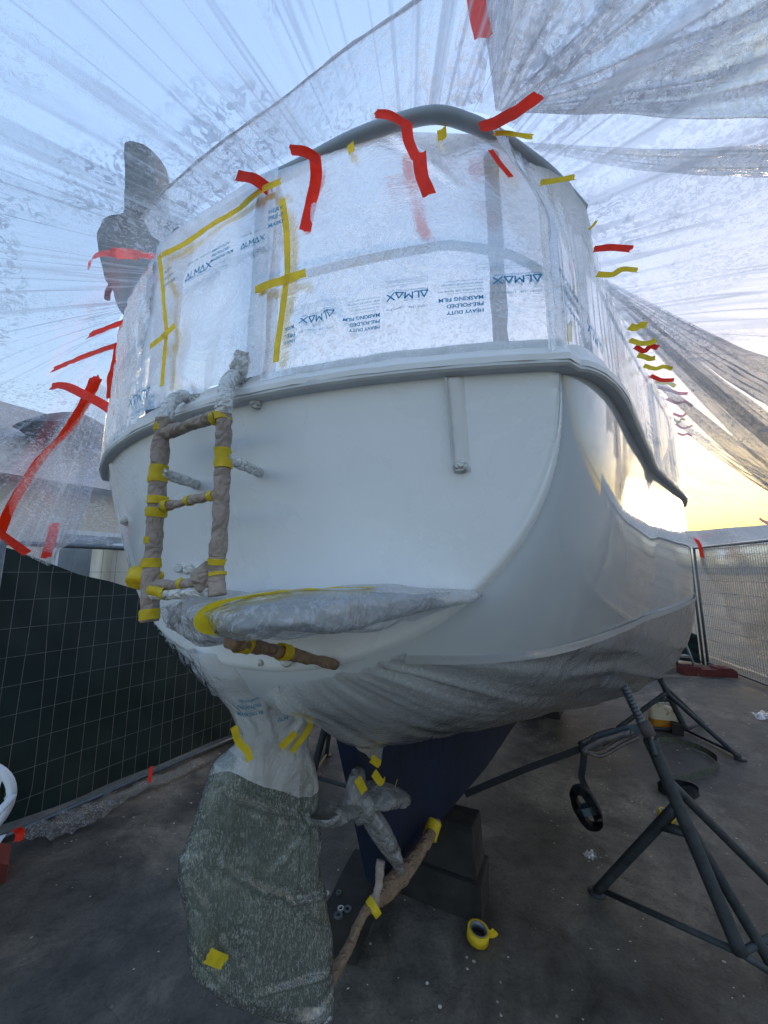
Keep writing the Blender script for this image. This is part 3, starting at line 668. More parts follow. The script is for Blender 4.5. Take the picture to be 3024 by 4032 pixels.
CR = [((790, 3340), (1310, 3640)), ((722, 3420), (965, 3830)), ((1010, 3080), (945, 3420)), ((1240, 3120), (980, 3400)), ((960, 3850), (1312, 3770)), ((900, 3100), (840, 3420)), ((1310, 3850), (1130, 3990)), ((1180, 3060), (1150, 3300)), ((850, 3080), (1240, 3230)), ((740, 3700), (1000, 3960)), ((1060, 3500), (1300, 3500)), ((1120, 3060), (1050, 3600)), ((960, 2650), (1050, 2900)), ((1200, 2680), (1080, 2900)), ((860, 2700), (1000, 2860)), ((1270, 2640), (1180, 2760))]
def bagf(s, a, y0=2600, y1=4030, amp=.008):
    y = y0 + (y1 - y0) * s; q = rudder_pt(y, a)
    l, r = interp(y, RY, RL_), interp(y, RY, RR_); x = (l + r) / 2 + (r - l) / 2 * math.cos(2 * math.pi * a); cr = 0
    if math.sin(2 * math.pi * a) > 0:
        for (x0, y0_), (x1, y1_) in CR:
            dx, dy = x1 - x0, y1_ - y0_; L2 = dx * dx + dy * dy; tt = ((x - x0) * dx + (y - y0_) * dy) / L2
            if 0 < tt < 1: dd = abs((x - x0) * dy - (y - y0_) * dx) / math.sqrt(L2); cr += (math.exp(-(dd / 11) ** 2) - .5 * math.exp(-((dd - 24) / 14) ** 2)) * math.sin(math.pi * tt) ** .6
    q = q + rn * .011 * cr
    return q + rn * amp * (nz(q, 6) + .5 * (1 - 2 * abs(nz(q @ rd * 1.0 * np.array([1, 0, 0]) + np.array([0, 0, q[2] * .35 + (q @ rd) * .4]), 16, 3))) + .25 * (.4 - 2 * abs(nz(q, 20, 2)))) + rd * amp * nz(q, 9, 7)
V, F, _ = grid(40, 30, lambda s, a: rudder_pt(2905 + (3950 - 2905) * s, a, .05, .35), wrap=True); F += [tuple(range(30))[::-1], tuple(39 * 30 + k for k in range(30))]
rudder = link('rudder', V, F, M['green'], boat)
V, F, UV = grid(170, 130, lambda s, a: bagf(s, a, 2960, 4030, .012), wrap=True); F += [tuple(169 * 130 + k for k in range(130))]
bag = link('film_bag', V, F, M['bagfilm'], rudder, True, UV)
V, F, _ = grid(110, 100, lambda s, a: bagf(s, a, 2560, 3040 + 50 * math.sin(4 * math.pi * a) + 20, .014), wrap=True)
trunk = link('white_film_wrap', V, F, M['maskw'], rudder)
def rface(px, py, off=.012):                                  # a point just outside the starboard face of the bag
    q = onplane(px, py, rl, rn); y = py; th_ = interp(y, RY, RT_)
    d = C0 - q; d /= np.linalg.norm(d); return q + d * (th_ / max(.3, abs(d @ rn)) + off)
for pts, wd in (([(920, 2860), (940, 2920), (975, 2960), (985, 2995)], .020), ([(1150, 2960), (1210, 2880), (1240, 2800), (1270, 2700)], .022), ([(815, 3762), (885, 3790)], .030), ([(1105, 2945), (1165, 2885)], .022)):
    V, F = ribbon([rface(*p_) for p_ in pts], wd, rd if abs(pts[0][0] - pts[-1][0]) < abs(pts[0][1] - pts[-1][1]) else ZZ, 8); link('yellow_tape', V, F, M['tapey'], rudder)

# ---- shoe and propeller under wrapping
shoe = wrapped('keel_shoe', [onv(1720, 3240, .04), onv(1640, 3370, .03), onv(1530, 3500, .0), onv(1440, 3590, -.0), onv(1370, 3730, 0.), onv(1290, 3890, .0)], .025, M['kraftdk'], boat, 20, 14, .009, 13, rf=lambda s: 1.0 + .5 * math.exp(-((s - .35) / .15) ** 2) - .35 * smooth(.45, .6, s))
for a_, b_, r_ in (((1715, 3235), (1690, 3300), .034), ((1480, 3560), (1460, 3585), .030)):
    MB().tube(catmull([onv(*a_, .04), onv(*b_, .03)], 4), r_, 14, crinkle=.006, cap=False).build('yellow_tape', M['tapey'], shoe)
wrapped('film_twist', [onv(1500, 3390, .01), onv(1490, 3480, .01), onv(1475, 3560, .01)], .018, M['kraft'], boat, 14, 8, .01, 20)
pc = onv(1420, 3170, .0)
def knot(name, pts, r, rf, flat=.38): return MB().tube(catmull([onv(x, y, v_) for x, y, v_ in pts], 16), r * 1.5, 48, crinkle=.022, cs=9, rf=rf, flat=flat).build(name, M['clearbag'], prop)
prop = blob('propeller', onv(1425, 3150, 0.), .055, M['clearbag'], boat, .9, 14, (1, .6, .9)); 
knot('film_bag', [(1430, 3150, 0), (1470, 3230, .02), (1520, 3320, .03), (1565, 3410, .03)], .045, lambda s: .5 + .9 * math.sin(math.pi * min(1, s * .9 + .1)) ** .8)
knot('film_bag', [(1420, 3180, 0), (1400, 3110, -.02), (1400, 3040, -.02)], .045, lambda s: .7 + .7 * math.sin(math.pi * s))
knot('film_bag', [(1430, 3160, 0), (1500, 3130, .04), (1585, 3130, .06)], .05, lambda s: .6 + .7 * math.sin(math.pi * s))
knot('film_bag', [(1430, 3170, 0), (1350, 3200, .02), (1275, 3210, .03), (1260, 3190, .03)], .045, lambda s: .45 + .8 * s)
for pts in ([(1408, 3065), (1435, 3120)], [(1470, 3040), (1500, 3080), (1515, 3070)], [(1565, 3070), (1545, 3140)], [(1460, 2985), (1495, 3010)], [(1590, 2925), (1595, 2905)]):
    V, F = ribbon([onv(x, y, .075) for x, y in pts], .028, R * .3 + ZZ, 6); link('yellow_tape', V, F, M['tapey'], prop)

# ================================================================== FILM LAID ON THE BOAT
def film_plane(v, z, off=0.):                                 # the stern screen between gunwale and rail
    t = (z - 2.21) / .59
    return wc(arc_u(v) - .004 - .012 * (1 - t) - off + .065 * smooth(.5, .85, v) * smooth(.1, 1, t), v, z)
def wrk(v, z):                                                # creases of the stern screen
    a = 0
    for (cv, cz, ang, L_, am) in ((.50, 2.26, 2.2, .22, .010), (.44, 2.27, 2.45, .20, .007), (.62, 2.24, 1.9, .2, .006), (.70, 2.62, 2.25, .25, .008), (.64, 2.68, 2.2, .25, .006)):
        dx, dy = v - cv, z - cz; al = dx * math.cos(ang) + dy * math.sin(ang); ac = -dx * math.sin(ang) + dy * math.cos(ang)
        if 0 < al < L_: a += am * math.exp(-(ac / .010) ** 2) * math.sin(math.pi * al / L_)
    return a
def screen(name, v0, v1, z0, zt, m_, amp=.003, pleat=None, nu_=90, nv_=50):
    def f(s, t):
        v = v0 + (v1 - v0 - (.085 * smooth(.5, 1, t) if v1 > .8 else 0)) * s; z = z0 + (zt(s) - z0) * t
        o_ = amp * nz((v * 8, z * 8, 1), 1) + wrk(v, z)
        if pleat: o_ += pleat(s, t)
        return film_plane(v, z, o_)
    V, F, UV = grid(nu_, nv_, f); return link(name, V, F, m_, None, True, UV)
stern = screen('masking_film', .26, .868, 2.225, lambda s: 2.795, M['mask'])
tag(stern, 'frosted masking film screen with upside down blue lettering on the starboard half of the stern', 'masking film', 'masking films round the deck edge')
gate = screen('masking_film', -.235, .275, 2.235, lambda s: 2.80 - .012 * math.sin(math.pi * s), M['mask'], .006, lambda s, t: .010 * nz((s * 9, t * 2.2, 4), 1) * (1 - t) + .008)
tag(gate, 'crumpled masking film sheet with upright blue lettering hanging over the gate above the ladder', 'masking film', 'masking films round the deck edge')
def portpleat(s, t): return .018 * (1 - 2 * abs(nz(((s * 1.0 + t * .55) * 16, t * .8, 3), 1))) * (.3 + .7 * t) * (1 - smooth(.86, 1, t)) + .006 * nz((s * 60 + t * 30, t * 2, 1), 1)
port = screen('masking_film', -.90, -.225, 2.225, lambda s: 2.80, M['maskp'], .004, portpleat, 130, 50)
tag(port, 'tightly pleated masking film over the port quarter, left of the ladder', 'masking film', 'masking films round the deck edge')
def sidef(s, t, side=1):
    u = -1.0 + 7.2 * s ** 1.35; zb_ = sm_interp(u, US, ZS) + .02; zt = zb_ + .585
    b = sm_interp(u, US, BB) - .012
    pl = .012 * (1 - 2 * abs(nz((s ** .6 * 60, t * .9, 2), 1))) * (1 - .5 * t) + .004 * nz((s * 200, t * 2, 5), 1)
    if s < .02: pl *= s / .02
    k = smooth(0, .05, s); b -= .085 * (1 - smooth(0, .11, s)) * smooth(.5, 1, t)
    return wc(u + (0 if s > .05 else -.03 * (1 - k)), VC + side * (b + pl + .0), zb_ + (zt - zb_) * t)
V, F, UV = grid(340, 26, sidef); side_film = link('masking_film', V, F, M['maskp'], None, True, UV)
tag(side_film, 'long pleated masking film between the gunwale and the lifeline along the starboard side', 'masking film', 'masking films round the deck edge')
V, F, UV = grid(200, 10, lambda s, t: sidef(s, t, -1)); sf2 = link('masking_film', V, F, M['maskp'], None, True, UV)
tag(sf2, 'masking film along the port side behind the stern screen', 'masking film', 'masking films round the deck edge')
# loose flap at the starboard corner
fl = [(2085, 640, 2.82), (2230, 700, 2.82), (2310, 820, 2.81), (2328, 900, 2.79), (2335, 1000, 2.76), (2360, 1100, 2.74)]; fi = [(2060, 660, 2.80), (2120, 790, 2.75), (2190, 900, 2.70), (2240, 1000, 2.66), (2290, 1070, 2.66), (2350, 1120, 2.70)]
def flapf(s, t):
    k = s * 5; q0 = onz(*[interp(k, range(6), [q[i] for q in fl]) for i in (0, 1, 2)]); q1 = onz(*[interp(k, range(6), [q[i] for q in fi]) for i in (0, 1, 2)])
    q = q0 + (q1 - q0) * t; q = C0 + (q - C0) * .965; return q + R * .006 * nz(q, 20)
V, F, UV = grid(30, 12, flapf); flap = link('film_flap', V, F, M['maskw'], side_film)

# hull film below the waterline
def hf(s, t, side):
    k = (.012 + .98 * s ** 1.1); k = max(.0, k)
    ph0 = 0.; lo_, hi_ = 0., math.pi / 2
    zw = 1.60 + .02 * s + .05 * max(0, s - .3) if s > .02 else 1.60 - .0
    zb_ = hull_pt(k, math.pi / 2, 1)[2]
    zw = max(zw, zb_ + .1)
    for _ in range(16):
        md = (lo_ + hi_) / 2
        if hull_pt(k, md, 1)[2] > zw: lo_ = md
        else: hi_ = md
    ph = lo_ + (1.50 - lo_) * t
    q = hull_pt(k, ph, side); w_ = wc(*q)
    sag = smooth(.55, 1, t) * (.01 + .02 * math.sin(s * 55)) * (1 - smooth(.5, .7, s))
    q2 = np.array([q[0], q[1], q[2]])
    q2[1] = q[1] + side * (.010 + .05 * smooth(.8, 1, t) )
    q2[2] = q[2] - .010 * t - sag
    pl = .014 * (.4 - 1.6 * abs(nz((s * 5 - t * 1.0, t * 9 - s * 9, 2), 1))) + .005 * (.4 - 2 * abs(nz((s * 9, t * 24 - s * 26, 3), 1)))
    e = smooth(0, .06, t)
    q2[1] += side * pl * e; q2[2] -= pl * .6 * e
    return wc(*q2)
for side, lab in ((1, 'grey translucent film drawn round the starboard underside of the hull to the keel'), (-1, 'translucent film round the port underside of the hull')):
    V, F, UV = grid(170, 60, lambda s, t: hf(s, t, side))
    o = link('hull_film', V, F, M['hullfilm'], None, True, UV); tag(o, lab, 'masking film', 'films round the underwater hull')
    P = [hf(s, -.004, side) + R * side * .004 for s in np.linspace(0, .8, 120)]
    if side > 0: V, F = ribbon(P, .020, ZZ, 1, 0, False); link('tape_line', V, F, film('frosted_tape', .8, .9, 80, (.62, .64, .66, 1)), o)
    if side > 0:
        P = [wc(-.86, .12, 1.36), wc(-.62, .1, 1.28), wc(-.42, .05, 1.16), wc(-.33, 0., 1.02)]
def apron(s, t):                                              # loose film from the counter to the stern post
    a_ = wc(-.98 + .62 * s, .26 - .16 * s, 1.56 - .28 * s); b_ = wc(-.80 + .50 * s, .07 - .04 * s, 1.36 - .34 * s)
    q = a_ + (b_ - a_) * t; return q + np.array([nz(q, 12), nz(q, 12, 4), nz(q, 12, 8)]) * .012
V, F, UV = grid(40, 24, apron); o = link('hull_film', V, F, M['hullfilm'], None, True, UV); tag(o, 'loose film apron between the rudder head and the stern post', 'masking film', 'films round the underwater hull')

# ---- lettering printed on the film
_fc = {}
def text2d(s, bold=0.):
    key = (s, bold)
    if key in _fc: return _fc[key]
    cu = bpy.data.curves.new('t', 'FONT'); cu.body = s; cu.size = 1.0; cu.offset = bold; cu.resolution_u = 3
    ob = bpy.data.objects.new('t', cu); COL.objects.link(ob); dg = bpy.context.evaluated_depsgraph_get()
    me = bpy.data.meshes.new_from_object(ob.evaluated_get(dg))
    V = [(v.co.x, v.co.y) for v in me.vertices]; F = [tuple(p_.vertices) for p_ in me.polygons]
    bpy.data.objects.remove(ob); bpy.data.curves.remove(cu); bpy.data.meshes.remove(me)
    x0 = min(v[0] for v in V); x1 = max(v[0] for v in V); V = [((x - x0) / (x1 - x0), y / (x1 - x0)) for x, y in V]
    _fc[key] = (V, F); return V, F
def logo2d():                                                 # ALMAX in plain geometric strokes, unit width
    V, F = [], []
    def st(pts, w_=.036):
        for (a, b) in zip(pts[:-1], pts[1:]):
            a, b = np.array(a), np.array(b); d = b - a; d = d / np.linalg.norm(d); n_ = np.array([-d[1], d[0]]) * w_ / 2; a2, b2 = a - d * w_ * .3, b + d * w_ * .3
            k = len(V); V.extend([tuple(a2 - n_), tuple(b2 - n_), tuple(b2 + n_), tuple(a2 + n_)]); F.append((k, k + 1, k + 2, k + 3))
    h = .19
    st([(.0, 0), (.085, h), (.17, 0), (.0, 0)]); st([(.215, h), (.215, 0), (.32, 0)])
    st([(.37, 0), (.37, h), (.455, .06), (.54, h), (.54, 0)]); st([(.585, 0), (.675, h), (.765, 0), (.585, 0)])
    st([(.81, 0), (1.0, h)]); st([(.81, h), (1.0, 0)])
    return V, F
class Print:
    def __init__(s, surf): s.s = surf; s.V = {}; s.F = {}; s.n = 0
    def put(s, VF, u0, z0, wd, flip=1, mat_='ink', shear=0., mir=1):
        mat_ = (mat_, s.n); s.n += 1
        V, F = VF; vs = s.V.setdefault(mat_, []); fs = s.F.setdefault(mat_, []); n_ = len(vs)
        for x, y in V: vs.append(s.s(u0 + flip * x * wd + shear * y * wd, z0 + flip * y * wd))
        fs.extend([tuple(i + n_ for i in f_) for f_ in F])
    def build(s, parent):
        for k in s.V: link('printed_line', s.V[k], s.F[k], M[k[0]], parent, False)
def para(pr, u0, z0, wd, flip, n_, seed):
    rnd = random.Random(seed); words = ['Corona treated for maximum paint adhesion', 'Use printed side facing out', 'IMPORTANT: Do not cover a wet surface or use', 'over uncured coatings', 'The quick and easy way to mask']
    for i in range(n_): pr.put(text2d(words[i % len(words)]), u0, z0 - flip * i * .0075, wd * (.75 + .25 * rnd.random()), flip, 'inkl')
def rect2d(h=.12, w_=.004):
    V = [(0, 0), (1, 0), (1, h), (0, h), (w_, w_), (1 - w_, w_), (1 - w_, h - w_), (w_, h - w_)]
    return V, [(0, 1, 5, 4), (1, 2, 6, 5), (2, 3, 7, 6), (3, 0, 4, 7)]
def screen_hit(px, py):
    d = ray(px, py)
    for t in np.linspace(.25, 3, 2500):
        q = bc(C0 + d * t)
        if q[0] >= arc_u(q[1]) - .01: return q[1], q[2]
    return 0, 2.5
def block(pr, kind, pl, pr_, flip, seed=1):
    """pl / pr_ : start and end of the base line as surveyed points (v, z) -- start is where the first letter stands"""
    (v0, z0), (v1, z1) = screen_hit(*pl), screen_hit(*pr_); wd = abs(v1 - v0)
    if kind == 'logo':
        pr.put(logo2d(), v0, z0, wd, flip); pr.put(text2d('Professional Painters Tools'), v0 + 0 * wd, z0 - flip * wd * .085, wd * .98, flip)
        pr.put(text2d('CQMF-1248   1200mm drop'), v0, z0 + flip * wd * .43, wd * 1.03, flip, 'inkl')
        pr.put(rect2d(), v0, z0 - flip * wd * .42, wd * 1.35, flip, 'inkl')
        pr.put(text2d('WARNING: This is an industrial product and should be kept away from children.'), v0 + flip * wd * .05, z0 - flip * wd * .33, wd * 1.2, flip, 'inkl')
        pr.put(text2d('Keep away from all heat sources. Please dispose of responsibly.'), v0 + flip * wd * .05, z0 - flip * wd * .38, wd * 1.0, flip, 'inkl')
    else:
        pr.put(text2d('HEAVY DUTY', .03), v0, z0, wd * .82, flip); pr.put(text2d('PRE-FOLDED', .03), v0, z0 - flip * wd * .19, wd * .82, flip)
        pr.put(text2d('MASKING FILM', .03), v0, z0 - flip * wd * .38, wd, flip)
        para(pr, v0, z0 - flip * wd * .50, wd * 1.05, flip, 5, seed)
pr = Print(lambda v, z: film_plane(v, z, .006 + wrk(v, z)))
for k_, a, b in (('logo', (1330, 1235), (1198, 1262)), ('logo', (1690, 1150), (1533, 1180)), ('logo', (2132, 1082), (1944, 1100)),
                 ('hd', (1505, 1292), (1364, 1320)), ('hd', (1910, 1225), (1735, 1250)), ('hd', (1175, 1345), (1140, 1352))):
    if a[0] == 1175: pr.put(text2d('HEAV', .02), *screen_hit(1175, 1345), .028, -1); pr.put(text2d('PRE-', .02), *screen_hit(1175, 1318), .026, -1); pr.put(text2d('MASK', .02), *screen_hit(1175, 1292), .028, -1)
    else: block(pr, k_, a, b, -1, a[0])
pr.build(stern)
pr = Print(lambda v, z: film_plane(v, z, .024))
block(pr, 'logo', (762, 1128), (860, 1105), 1, 3); block(pr, 'hd', (866, 1018), (950, 985), 1, 4)
block(pr, 'logo', (978, 1005), (1070, 965), 1, 5)
for i, s_ in enumerate(('HEAV', 'PRE-F', 'MASKI')): pr.put(text2d(s_, .02), *screen_hit(1085, 872 + i * 27), .040, 1)
for i, s_ in enumerate(('DUTY', 'FOLDED', 'KING FILM')): pr.put(text2d(s_, .02), *screen_hit(676, 1100 + i * 26), (.035, .045, .055)[i], 1)
pr.build(gate)
pr = Print(lambda v, z: film_plane(v, z, .030))
block(pr, 'logo', (640, 1545), (560, 1590), -1, 6)
for i, s_ in enumerate(('HEAVY DUTY', 'PRE-FOLDED', 'MASKING FILM')): pr.put(text2d(s_), *screen_hit(660, 1610 - i * 22), .13, -1, 'inkl')
pr.build(port)
def sidesurf(u, z): return wc(u, VC + sm_interp(u, US, BB) + .006, z)
pr = Print(sidesurf)
for k in range(6):
    u0 = -.62 + k * .62; z0 = sm_interp(u0, US, ZS) + .20
    pr.put(logo2d(), u0, z0, .15, -1); pr.put(text2d('Professional Painters Tools'), u0, z0 + .014, .15, -1)
    for i, s_ in enumerate(('HEAVY DUTY', 'PRE-FOLDED', 'MASKING FILM')): pr.put(text2d(s_, .02), u0 - .22, z0 - .045 + i * .03, (.11, .11, .135)[i], -1)
    pr.put(text2d('CQMF-1248   1200mm drop'), u0, z0 - .07, .15, -1, 'inkl')
pr.build(side_film)
pr = Print(lambda a_, b_: rface(a_, b_, .010))
VF = [(text2d('HEAVY DUTY', .03), 940, 2762, 85), (text2d('PRE-FOLDED', .03), 935, 2788, 95), (text2d('MASKING FILM', .03), 935, 2815, 120)]
for (V_, F_), x0, y0, wd in VF:
    vs = pr.V.setdefault('inkl', []); fs = pr.F.setdefault('inkl', []); n_ = len(vs)
    vs += [rface(x0 + x * wd, y0 - y * wd + 6 * math.sin(x * 5), .012) for x, y in V_]; fs += [tuple(i + n_ for i in f_) for f_ in F_]
(V_, F_) = logo2d(); n_ = len(vs); vs += [rface(1095 + x * 70, 2840 - y * 70 - x * 12, .012) for x, y in V_[:36]]; fs += [tuple(i + n_ for i in f_) for f_ in F_[:9]]
for k in pr.V: link('printed_lettering', pr.V[k], pr.F[k], M[k], trunk, False)

# ---- yellow tape on the stern films
def stape(pts, wd, par, off=.012, across=None):
    P = [film_plane(*screen_hit(*p_), off) for p_ in pts]
    V, F = ribbon(P, wd, across if across is not None else R, 8); link('yellow_tape', V, F, M['tapey'], par)
stape([(1122, 800), (1140, 900), (1150, 1050), (1140, 1180), (1122, 1330), (1112, 1440)], .020, stern, .014)
stape([(1030, 1160), (1120, 1130), (1228, 1095)], .022, stern, .018, ZZ)
stape([(655, 1020), (760, 970), (860, 900), (950, 850), (1040, 775), (1125, 735)], .020, gate, .020, ZZ)
stape([(652, 1020), (668, 1120), (680, 1230), (692, 1330), (685, 1440), (680, 1540)], .017, gate, .024)
stape([(636, 1390), (690, 1345), (735, 1305)], .020, gate, .030, ZZ)
stape([(1724, 468), (1728, 515)], .022, stern, .012)
stape([(1385, 575), (1392, 612)], .018, stern, .012)
V, F = ribbon([onz(2230, 940, 2.64), onz(2243, 1060, 2.54), onz(2247, 1200, 2.42), onz(2250, 1345, 2.29)], .020, A, 8); link('yellow_tape', V, F, M['tapey'], side_film)
V, F = ribbon([onz(2072, 655, 2.82), onz(2100, 720, 2.79), onz(2135, 800, 2.76)], .018, A, 8); link('yellow_tape', V, F, M['tapey'], side_film)

# ================================================================== FENCES
def fence(P0, D, n_, ln, z0, z1, vs, hs, label, group, wr=.002, rr=.019, bend=0.):
    """mesh hoarding panel from P0 along unit direction D"""
    P0 = np.array(P0, float); D = np.array(D, float)
    t = thing('mesh_fence', P0, label, 'fence', group)
    e = lambda s, z: P0 + D * s + ZZ * z
    MB().tube([e(0, z1), e(ln, z1)], rr, 12).build('frame_rail', M['steel'], t); MB().tube([e(0, z0), e(ln, z0)], rr * .9, 12).build('frame_rail', M['steel'], t)
    for s in (0, ln): MB().tube([e(s, z0 - .06), e(s, z1 + .02)], rr, 12).build('post', M['steel'], t)
    mm = MB(); k = 1; rnd = random.Random(int(ln * 100) + n_); nrm = np.array([D[1], -D[0], 0])
    while k * vs < ln:
        s = k * vs; b_ = bend * rnd.uniform(-1, 1) * (rnd.random() < .35)
        P = [e(s + b_ * math.sin(3.1 * q / 8 + n_) * (1 if q not in (0, 8) else 0), z0 + (z1 - z0) * q / 8) for q in range(9)] if b_ else [e(s, z0), e(s, z1)]
        mm.tube(P, wr, 5, cap=False); k += 1
    z = z0 + hs
    while z < z1 - .03:
        mm.tube([e(0, z) + nrm * .003, e(ln, z) + nrm * .003], wr, 5, cap=False); z += hs
    mm.build('wire_mesh', M['wire'], t, True); return t
fl0 = wc(-.86, -2.75, 0)
fence(wc(-.82, -2.75, 0), A, 1, 3.5, .04, 2.0, .104, .195, 'mesh fence panel with green cloth nearest the ladder on the left', 'mesh fence panels', .0015, .019, .03)
fence(wc(2.76, -2.75, 0), A, 2, 3.5, .04, 2.0, .104, .195, 'mesh fence panel continuing behind the transom on the left', 'mesh fence panels')
fence(wc(-4.4, -2.75, 0), A, 3, 3.5, .04, 2.0, .104, .195, 'mesh fence panel at the far left edge, beyond the white chair', 'mesh fence panels')
RF0 = np.array([5.58, 6.95, .0]); RD = np.array([-.215, -.977, 0]); RD /= np.linalg.norm(RD)
fence(RF0, RD, 4, 3.5, .25, 2.21, .05, .2, 'bare mesh fence panel right of the hull with speckled film behind it', 'mesh fence panels', .0022)
fence(RF0 + RD * 3.55, RD, 5, 3.5, .2, 2.18, .05, .2, 'bare mesh fence panel at the right edge of the yard', 'mesh fence panels', .0022)
D2 = np.array([-.80, .60, 0])
fence(RF0 + D2 * .06, D2, 6, 3.5, .25, 2.21, .05, .2, 'mesh fence panel with green cloth passing behind the hull on the right', 'mesh fence panels', .0022)
# shade cloth
ztp = [bc(onv(x, y, -2.80)) for x, y in ((0, 2150), (60, 2160), (200, 2212), (330, 2262), (460, 2290), (640, 2345))]
zu = [-4.6, -2.5] + [q[0] for q in ztp] + [3.2, 6.2]; zt_ = [1.75, 1.92] + [q[2] for q in ztp] + [1.72, 1.85]
def shadef(s, t):
    u = -4.6 + 10.8 * s; zt = interp(u, zu, zt_); z = .05 + (zt - .05) * t
    return wc(u, -2.82 + .075 * nz((u * 1.6 + z * 1.2, z * 1.5 - u * .5, 1), 1) + .012 * nz((u * 5 + z * 4, z * 3, 7), 1) + .04 * math.sin((u * .6 + z) * 2.2) - .03, z)
V, F, _ = grid(260, 50, shadef); o = link('shade_cloth', V, F, M['shade']); tag(o, 'dark green shade cloth sagging along the back of the left fence', 'cloth')
c0, c1 = RF0 + D2 * .1, RF0 + D2 * 1.6
def sh2(s, t):
    q = c0 + (c1 - c0) * s; zt = 1.05 - .35 * (1 - s); zb_ = .22 + .25 * s
    n_ = np.array([.6, .8, 0]); return q + ZZ * (zb_ + (zt + .35 * s - zb_) * t) - n_ * (.05 + .05 * nz((s * 4 + t * 3, t * 4, 2), 1))
V, F, _ = grid(30, 20, sh2); tag(link('shade_cloth', V, F, M['shade']), 'scrap of green shade cloth tied to the fence behind the step stool', 'cloth')
def foot(px, py, Y, ang, label, sc=1.):
    p_ = ong(px, py); c_, s_ = math.cos(ang), math.sin(ang); X_ = np.array([c_, s_, 0]); Y_ = np.array([-s_, c_, 0])
    t = thing('rubber_block', p_, label, 'fence foot', 'red rubber fence feet')
    prof = [(-.36, 0), (.36, 0), (.36, .09), (.30, .13), (.12, .13), (.10, .10), (-.10, .10), (-.12, .13), (-.30, .13), (-.36, .09)]
    V = [p_ + X_ * x * sc + Y_ * y * sc + ZZ * (z * sc + .002) for y in (-.11, .11) for x, z in prof]; k = len(prof)
    F = [tuple(range(k))[::-1], tuple(range(k, 2 * k))] + [(i, (i + 1) % k, k + (i + 1) % k, k + i) for i in range(k)]
    link('body', V, F, M['redblock'], t, False)
    for x in (-.2, .2): MB().tube([p_ + X_ * x * sc + ZZ * .128 * sc, p_ + X_ * x * sc + ZZ * .140 * sc], .035, 14).build('socket', M['redblock'], t)
foot(2782, 2658, 6, math.radians(-12), 'red rubber fence foot beside the grey step stool')
foot(-330, 3560, 3, math.radians(40), 'red rubber fence foot below the white chair at the left edge')

# ================================================================== THE TENT OF CLEAR FILM
inn = [(6, -.5, 3.15), (4, -1.3, 3.02), (2, -1.37, 2.92), (.4, -1.12, 2.84), (-.6, -.98, 2.82), (-1.02, -.86, 2.81), (-1.12, -.55, 2.815), (-1.17, -.2, 2.82), (-1.17, .2, 2.825), (-1.12, .5, 2.825), (-1.0, .76, 2.825), (-.66, .90, 2.80), (0, 1.02, 2.81), (1, 1.23, 2.85), (2, 1.39, 2.89), (4, 1.36, 3.02), (6, .7, 3.3)]
oth = [(7, -2.78, 2.02), (5, -2.78, 2.02), (3.2, -2.78, 2.02), (1.4, -2.78, 2.02), (0, -2.78, 2.02), (-1.3, -2.78, 2.02), (-2.8, -2.78, 2.1), (-4.4, -2.4, 2.5), (-5.2, -.6, 2.8), (-5., 1.6, 2.85), (-3.6, 4.2, 2.6), (-1.0, 4.9, 2.25), (1., 4.22, 2.22), (3.0, 3.55, 2.22), (5.0, 2.86, 2.23), (7.0, 2.19, 2.23), (10., 1.0, 2.25)]
def lerpl(L_, s):
    x = s * (len(L_) - 1); return np.array([sm_interp(x, list(range(len(L_))), [q[i] for q in L_]) for i in range(3)])
def tentf(s, t, lift=0.):
    a_, b_ = lerpl(inn, s), lerpl(oth, s); q = a_ + (b_ - a_) * t
    bow_ = .16 * math.sin(math.pi * t) * (1 if s > .7 else .6)
    # pleats run out from the rail; gathered at the tape points
    pl = (.030 * (1 - 2 * abs(nz((s * 46, t * .7, 2), 1))) + .014 * nz((s * 130, t * 1.1, 5), 1)) * (.25 + .75 * smooth(.62, .75, s))
    pl *= smooth(0, .12, t) * (1 - .5 * t)
    q[2] += -bow_ * .0 + bow_ * (.5 if s < .7 else .35) + pl + lift 
    return wc(*q)
V, F, UV = grid(560, 36, tentf); tent = link('tent_sheet', V, F, M['tent'], None, True, UV)
tag(tent, 'large clear plastic sheet stretched from the boat rail out to the fences overhead', 'plastic sheet', 'clear plastic tent sheets')
# doubled, speckled sheet over the port side of the stern
di = [wc(arc_u(v) - .0, v, 2.83) for v in np.linspace(-.24, .745, 12)]
do = [onz(x, y, 3.05) for x, y in ((560, 860), (650, 750), (860, 570), (1100, 400), (1350, 200), (1600, 30), (1800, -120), (1990, -420))]
def dblf(s, t):
    x = s * 11; i = min(10, int(x)); a_ = di[i] + (di[i + 1] - di[i]) * (x - i); y = s * (len(do) - 1); j = min(len(do) - 2, int(y)); b_ = do[j] + (do[j + 1] - do[j]) * (y - j)
    q = a_ + (b_ - a_) * t; return q + ZZ * (.010 * (1 - 2 * abs(nz((s * 22, t * 1.2, 4), 1))) * smooth(0, .15, t) - .02 * math.sin(math.pi * t) + .006 * nz(q, 9))
V, F, UV = grid(150, 40, dblf); o = link('tent_sheet', V, F, M['tentc'], None, True, UV)
tag(o, 'wedge of speckled plastic sheet with a diagonal edge above the stern rail', 'plastic sheet', 'clear plastic tent sheets')
Pq = [do[k] for k in range(len(do))]
MB().tube(catmull(Pq, 6), .004, 6, crinkle=.003, cs=30).build('rolled_edge', M['tentg'], o)
